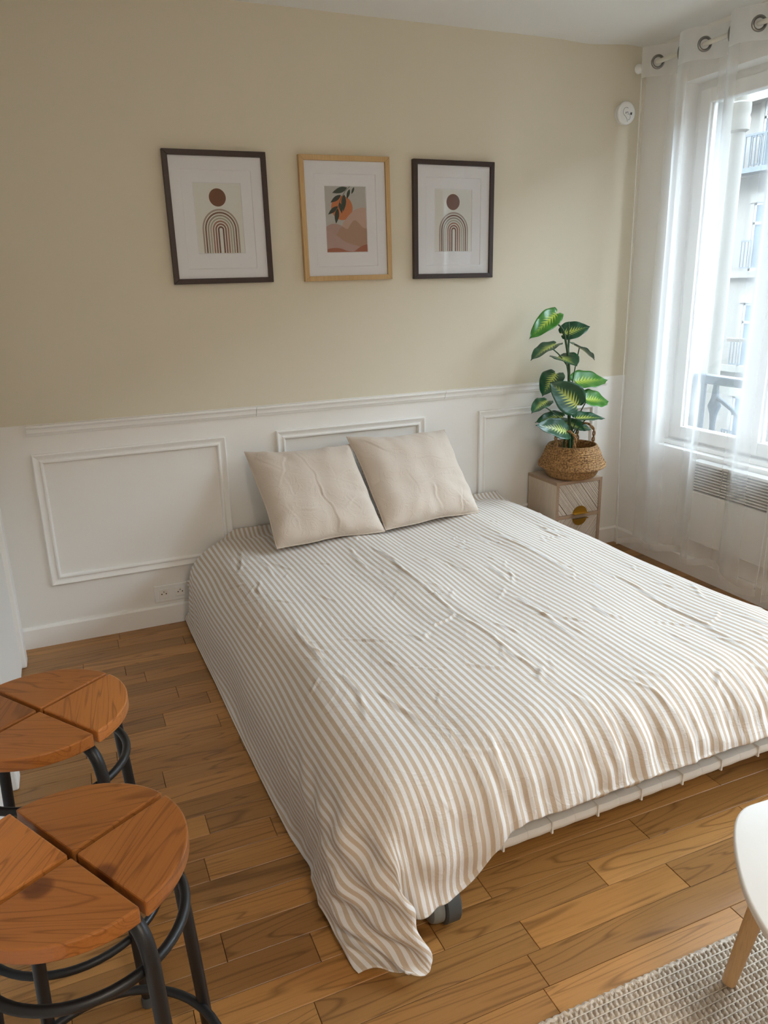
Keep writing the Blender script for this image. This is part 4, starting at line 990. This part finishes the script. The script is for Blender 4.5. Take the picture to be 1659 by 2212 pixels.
# ================================================================== CURTAINS
rd = thing('curtain_rod', 'thin cream curtain rod with round end below the ceiling', 'curtain rod', (2.70, -.1, 2.394))
MB().tube([(2.70, -.085, 2.394), (2.70, -3.2, 2.394)], .0095, 14).build('rod', M['rod'], rd, smooth=True)
g = MB(); g.tube([(2.70, -.085, 2.394), (2.70, -.078, 2.394), (2.70, -.066, 2.394), (2.70, -.055, 2.394), (2.70, -.047, 2.394), (2.70, -.044, 2.394)], [.009, .014, .021, .021, .014, .004], 14)
g.build('finial', M['white_plastic'], rd, smooth=True)
for y in (-.12, -1.55, -3.1):
    MB().tube([(2.70, y, 2.394), (XR, y, 2.394)], .006, 8).build('bracket', M['white_plastic'], rd, smooth=True)
def curtain(label, y0, y1, x0, hp, phase0, hem, seed, grommets):
    root = thing('sheer_curtain', label, 'curtain', (x0, (y0 + y1) / 2, 0), 'sheer white curtains')
    rs = random.Random(seed); n = 150; nz = 60; ZT = 2.462
    ph = [rs.uniform(0, 6.28) for _ in range(8)]
    def pos(s, z):
        y = y0 + (y1 - y0) * s; k = max(0, min(1, (ZT - z) / (ZT - .05)))
        wob = .012 * k * math.sin(k * 5 + ph[0] + s * 4) + .006 * math.sin(k * 11 + ph[1] + s * 9) * k
        A = .046 * (1 - .30 * k) ; th = PI * (phase0 - y) / hp
        th2 = th + .55 * k * math.sin(th * .37 + ph[2]) + .3 * k * math.sin(k * 4 + ph[3])
        x = x0 + A * math.sin(th2) + .016 * k * math.sin(th * .5 + ph[4] + 2 * k) + wob * .6
        # the folds lean sideways a little
        y2 = y + .010 * math.sin(2 * th2) * (1 - .5 * k) + .012 * k * math.sin(th * .5 + ph[5])
        y2 -= .03 * k * (1 - s) ** 4
        return (min(x, XR - .012), y2, z)
    def hemz(s):
        y = y0 + (y1 - y0) * s
        for (ya, za), (yb, zb) in zip(hem, hem[1:]):
            if yb <= y <= ya: return za + (zb - za) * (ya - y) / (ya - yb + 1e-9)
        return hem[-1][1] if y < hem[-1][0] else hem[0][1]
    ZB = 2.335
    def body(u, v): z0_ = hemz(u) + .035; return pos(u, ZB - .0 + (z0_ - ZB) * v)
    MB().grid(body, n, nz).build('sheer_panel', M['sheer'], root, smooth='full', fix=False)
    def head(u, v): p = pos(u, ZT + (ZB - ZT) * v); return p
    MB().grid(head, n, 8).build('header_band', M['sheer_band'], root, smooth='full', fix=False)
    def hm(u, v): hz = hemz(u); return pos(u, hz + .035 * (1 - v))
    MB().grid(hm, n, 3).build('hem', M['sheer_band'], root, smooth='full', fix=False)
    for (sa) in (0, 1):
        MB().tube([pos(sa, 2.46 + (hemz(sa) - 2.46) * i / 30) for i in range(31)], .0022, 5).build('side_hem', M['sheer_band'], root, smooth=True)
    for y in grommets:
        s = (y - y0) / (y1 - y0); p = Vector(pos(s, 2.394)); p2 = Vector(pos(s + .004, 2.394)); t = (p2 - p).normalized(); p.x = x0
        nn = t.cross(Vector((0, 0, 1))).normalized()
        ring = [p + t * .0245 * math.cos(2 * PI * k / 28) + Vector((0, 0, 1)) * .0245 * math.sin(2 * PI * k / 28) for k in range(28)]
        MB().tube(ring, .006, 8, closed=True).build('grommet', M['steel'], root, smooth=True)
    return root
curtain('long sheer white curtain panel hanging in the window corner', -.128, -1.045, 2.70, .1395, -.186, [(-.10, .045), (-.38, .085), (-.6, .13), (-.64, .10), (-.76, .115), (-.85, .10), (-.97, .06), (-1.06, .07)], 3,
        [-.186, -.3255, -.465, -.6045, -.744, -.8835, -1.02])
curtain('sheer white curtain panel at the right edge, beside the radiator', -1.06, -1.62, 2.70, .09, -1.09, [(-1.05, .06), (-1.7, .06)], 9, [-1.09, -1.18, -1.27, -1.36, -1.45, -1.54])

# ================================================================== RADIATOR
ra = thing('radiator', 'white electric convector radiator with slatted grille under the window', 'radiator', (2.74, -.95, .2))
MB().box(2.735, 2.79, -1.36, -.585, .20, .455).build('front_panel', M['white_metal'], ra, bevel=.008)
g = MB(); g.box(2.735, 2.79, -.600, -.585, .455, .60); g.box(2.735, 2.79, -1.36, -1.345, .455, .60); g.box(2.735, 2.79, -1.345, -.600, .588, .60)
g.build('grille_frame', M['white_metal'], ra)
MB().box(2.778, 2.79, -1.345, -.600, .455, .588).build('grille_back', M['slot'], ra)
for i in range(9):
    z = .464 + i * .0138
    s = MB(); s.add([(2.736, -1.345, z), (2.736, -.600, z), (2.768, -.600, z + .007), (2.768, -1.345, z + .007), (2.736, -1.345, z + .005), (2.736, -.600, z + .005), (2.768, -.600, z + .012), (2.768, -1.345, z + .012)],
                    [(0, 3, 2, 1), (4, 5, 6, 7), (0, 1, 5, 4), (1, 2, 6, 5), (2, 3, 7, 6), (3, 0, 4, 7)]).build('grille_slat', M['white_metal'], ra)
g = MB()
for y in (-.75, -1.2): g.box(2.79, XR, y - .02, y + .02, .25, .55)
g.build('wall_mount', M['white_metal'], ra)

# ================================================================== STOOLS
def stool(label, cx, cy, rot):
    SH, R = .65, .168
    root = thing('bar_stool', label, 'stool', (cx, cy, 0), 'round wooden stools')
    gap = .0045
    for q in range(4):
        a0 = rot + q * PI / 2; mid = a0 + PI / 4
        poly = []
        # wedge between two gap lines
        d0 = Vector((math.cos(a0), math.sin(a0))); d1 = Vector((math.cos(a0 + PI / 2), math.sin(a0 + PI / 2)))
        apex = d0 * gap + d1 * gap; off = math.asin(gap / R)
        poly.append((apex.x, apex.y))
        for k in range(19):
            a = a0 + off + (PI / 2 - 2 * off) * k / 18; poly.append((R * math.cos(a), R * math.sin(a)))
        ca, sa = math.cos(-mid), math.sin(-mid)
        gr = random.Random(q * 7 + int(cy * 100)).uniform(-.35, .35) + PI / 2
        ca, sa = math.cos(-(mid + gr)), math.sin(-(mid + gr))
        loc2 = [(x * ca - y * sa, x * sa + y * ca) for x, y in poly]
        g = MB().prism(loc2, -.027, 0)
        o = g.build('seat_wedge', M['pine'], None, bevel=.003, seg=2)
        o.parent = root; o.location = (0, 0, SH); o.rotation_euler = (0, 0, mid + gr)
    for q in range(4):
        a = rot + q * PI / 2; d = Vector((math.cos(a), math.sin(a), 0))
        rz = [(.012, .612), (.06, .612), (.118, .611), (.142, .604), (.158, .588), (.167, .562), (.172, .52), (.190, .26), (.206, .0)]
        P_ = catmull([Vector((cx, cy, 0)) + d * r + Vector((0, 0, z)) for r, z in rz], 6)
        leg = MB().tube(P_, .0115, 12).build('leg', M['black_metal'], root, smooth=True)
        MB().lathe([(.0125, 0.0), (.014, .001), (.0135, .02), (.0118, .024)], tuple(Vector((cx, cy, 0)) + d * .2055), 12).build('foot_cap', M['grey_rubber'], leg, smooth=True)
    for nm, r, z, th in (('upper_ring', .152, .527, .0085), ('foot_ring', .186, .17, .0085)):
        MB().tube([(cx + r * math.cos(2 * PI * k / 56), cy + r * math.sin(2 * PI * k / 56), z) for k in range(56)], th, 10, closed=True).build(nm, M['black_metal'], root, smooth=True)
    MB().lathe([(.001, .600), (.035, .600), (.035, .622), (.001, .622)], (cx, cy, 0), 20, close=False).build('seat_hub', M['black_metal'], root, smooth=True)
    return root
stool('black metal stool with four-piece wooden seat, nearest the viewer', -.085, -2.227, math.radians(31))
stool('black metal stool with four-piece wooden seat, nearer the white wall corner', -.135, -1.766, math.radians(36))

# ================================================================== COFFEE TABLE AND RUG
tb = thing('coffee_table', 'white rounded coffee table top on oak legs, cut by the right edge', 'table', (1.3, -2.62, 0))
out_ = catmull([(p[0], p[1], 0) for p in ((1.215, -2.364), (1.137, -2.367), (1.067, -2.415), (.984, -2.512), (.938, -2.604), (.92, -2.70), (.95, -2.82), (1.05, -2.90), (1.25, -2.88), (1.5, -2.76), (1.66, -2.62), (1.68, -2.5), (1.6, -2.42), (1.4, -2.38))], 6, closed=True)
poly = [(p.x, p.y) for p in out_]
MB().prism(poly, .402, .420).build('table_top', M['table_top'], tb, bevel=.005, seg=3, smooth=True)
for (bx0, by0, tx, ty) in ((1.129, -2.401, 1.178, -2.442), (1.70, -2.51, 1.60, -2.53), (1.03, -2.93, 1.07, -2.82)):
    MB().tube([(bx0, by0, .012), (bx0 + (tx - bx0) * .5, by0 + (ty - by0) * .5, .205), (tx, ty, .402)], [.0145, .018, .0215], 16).build('leg', M['oak_leg'], tb, smooth=True)

rg = thing('woven_rug', 'beige chunky woven wool rug under the coffee table', 'rug', (1.3, -3.0, 0))
RX0, RX1, RY0, RY1 = .35, 2.2, -3.1, -2.315
MB().box(RX0, RX1, RY0 + .004, RY1 - .006, .0005, .004).build('backing', M['rug'], rg)
# loops of yarn, too many to count
px_, py_ = .0128, .0172; lv_, lf_ = [], []
base = [(-.9, 0, 0), (-.45, -.42, .75), (-.45, .42, .75), (.45, -.42, .75), (.45, .42, .75), (.9, 0, 0), (-.5, -.62, 0), (-.5, .62, 0), (.5, -.62, 0), (.5, .62, 0), (0, 0, 1), (0, -.66, 0), (0, .66, 0)]
bf_ = [(0, 6, 1), (0, 1, 10, 2), (0, 2, 7), (6, 11, 10, 1), (11, 8, 3, 10), (8, 5, 3), (3, 5, 4, 10), (4, 5, 9), (10, 4, 9, 12), (2, 10, 12, 7)]
rr = random.Random(2); j = 0; y = RY1 - .010; weft = MB()
while y > RY0:
    x = RX0 + .006; drift = .0015 * math.sin(j * .7)
    while x < RX1:
        o = len(lv_); sl, sw, sz = py_ * .60 * rr.uniform(.95, 1.08), px_ * .74 * rr.uniform(.92, 1.08), .0085 * rr.uniform(.85, 1.15); jx, jy = rr.uniform(-.0007, .0007), rr.uniform(-.0008, .0008) + .002 * math.sin(x * 9 + j * .3)
        for a, b, c in base: lv_.append((x + jx + drift + b * sw + a * sl * .25, y + jy + a * sl, .003 + c * sz))
        for f in bf_: lf_.append(tuple(k_ + o for k_ in f))
        x += px_
    weft.tube([(RX0 + i * .05, y - py_ / 2 + .002 * math.sin((RX0 + i * .05) * 9 + j * .3), .0062) for i in range(int((RX1 - RX0) / .05) + 1)], .0014, 5)
    y -= py_; j += 1
wo_ = weft.build('weft_threads', M['rug_light'], rg, smooth=True); wo_['kind'] = 'stuff'
g = MB(); g.v = lv_; g.f = lf_; g.m = [0] * len(lf_)
o = g.build('yarn_loops', M['rug'], rg, smooth='full', fix=False); o['kind'] = 'stuff'
g = MB().tube([(RX0 + i * .006, RY1 - .003 + .002 * math.sin(i * 2.1), .006 + .0015 * math.sin(i * 2.9)) for i in range(int((RX1 - RX0) / .006))], .006, 7)
g.build('bound_edge', M['rug'], rg, smooth=True)

# ================================================================== CEILING LAMP (added as warm fill, unseen behind the viewer)
cl = thing('fill_ceiling_lamp', 'round opal ceiling lamp added for fill behind the viewer', 'lamp', (.55, -4.2, HC))
M['lamp_glow'] = NT('warm_opal_glass').m
_b = M['lamp_glow'].node_tree.nodes['Principled BSDF']; _b.inputs['Emission Color'].default_value = (1, .90, .78, 1); _b.inputs['Emission Strength'].default_value = 7
MB().lathe([(.20, 0), (.20, -.03), (.001, -.03)], (.55, -4.2, HC), 40, close=False).build('lamp_base', M['white_metal'], cl, smooth=True)
MB().lathe([(.19, -.03), (.18, -.06), (.13, -.085), (.06, -.097), (.001, -.10)], (.55, -4.2, HC), 40, close=False).build('lamp_shade', M['lamp_glow'], cl, smooth='full')
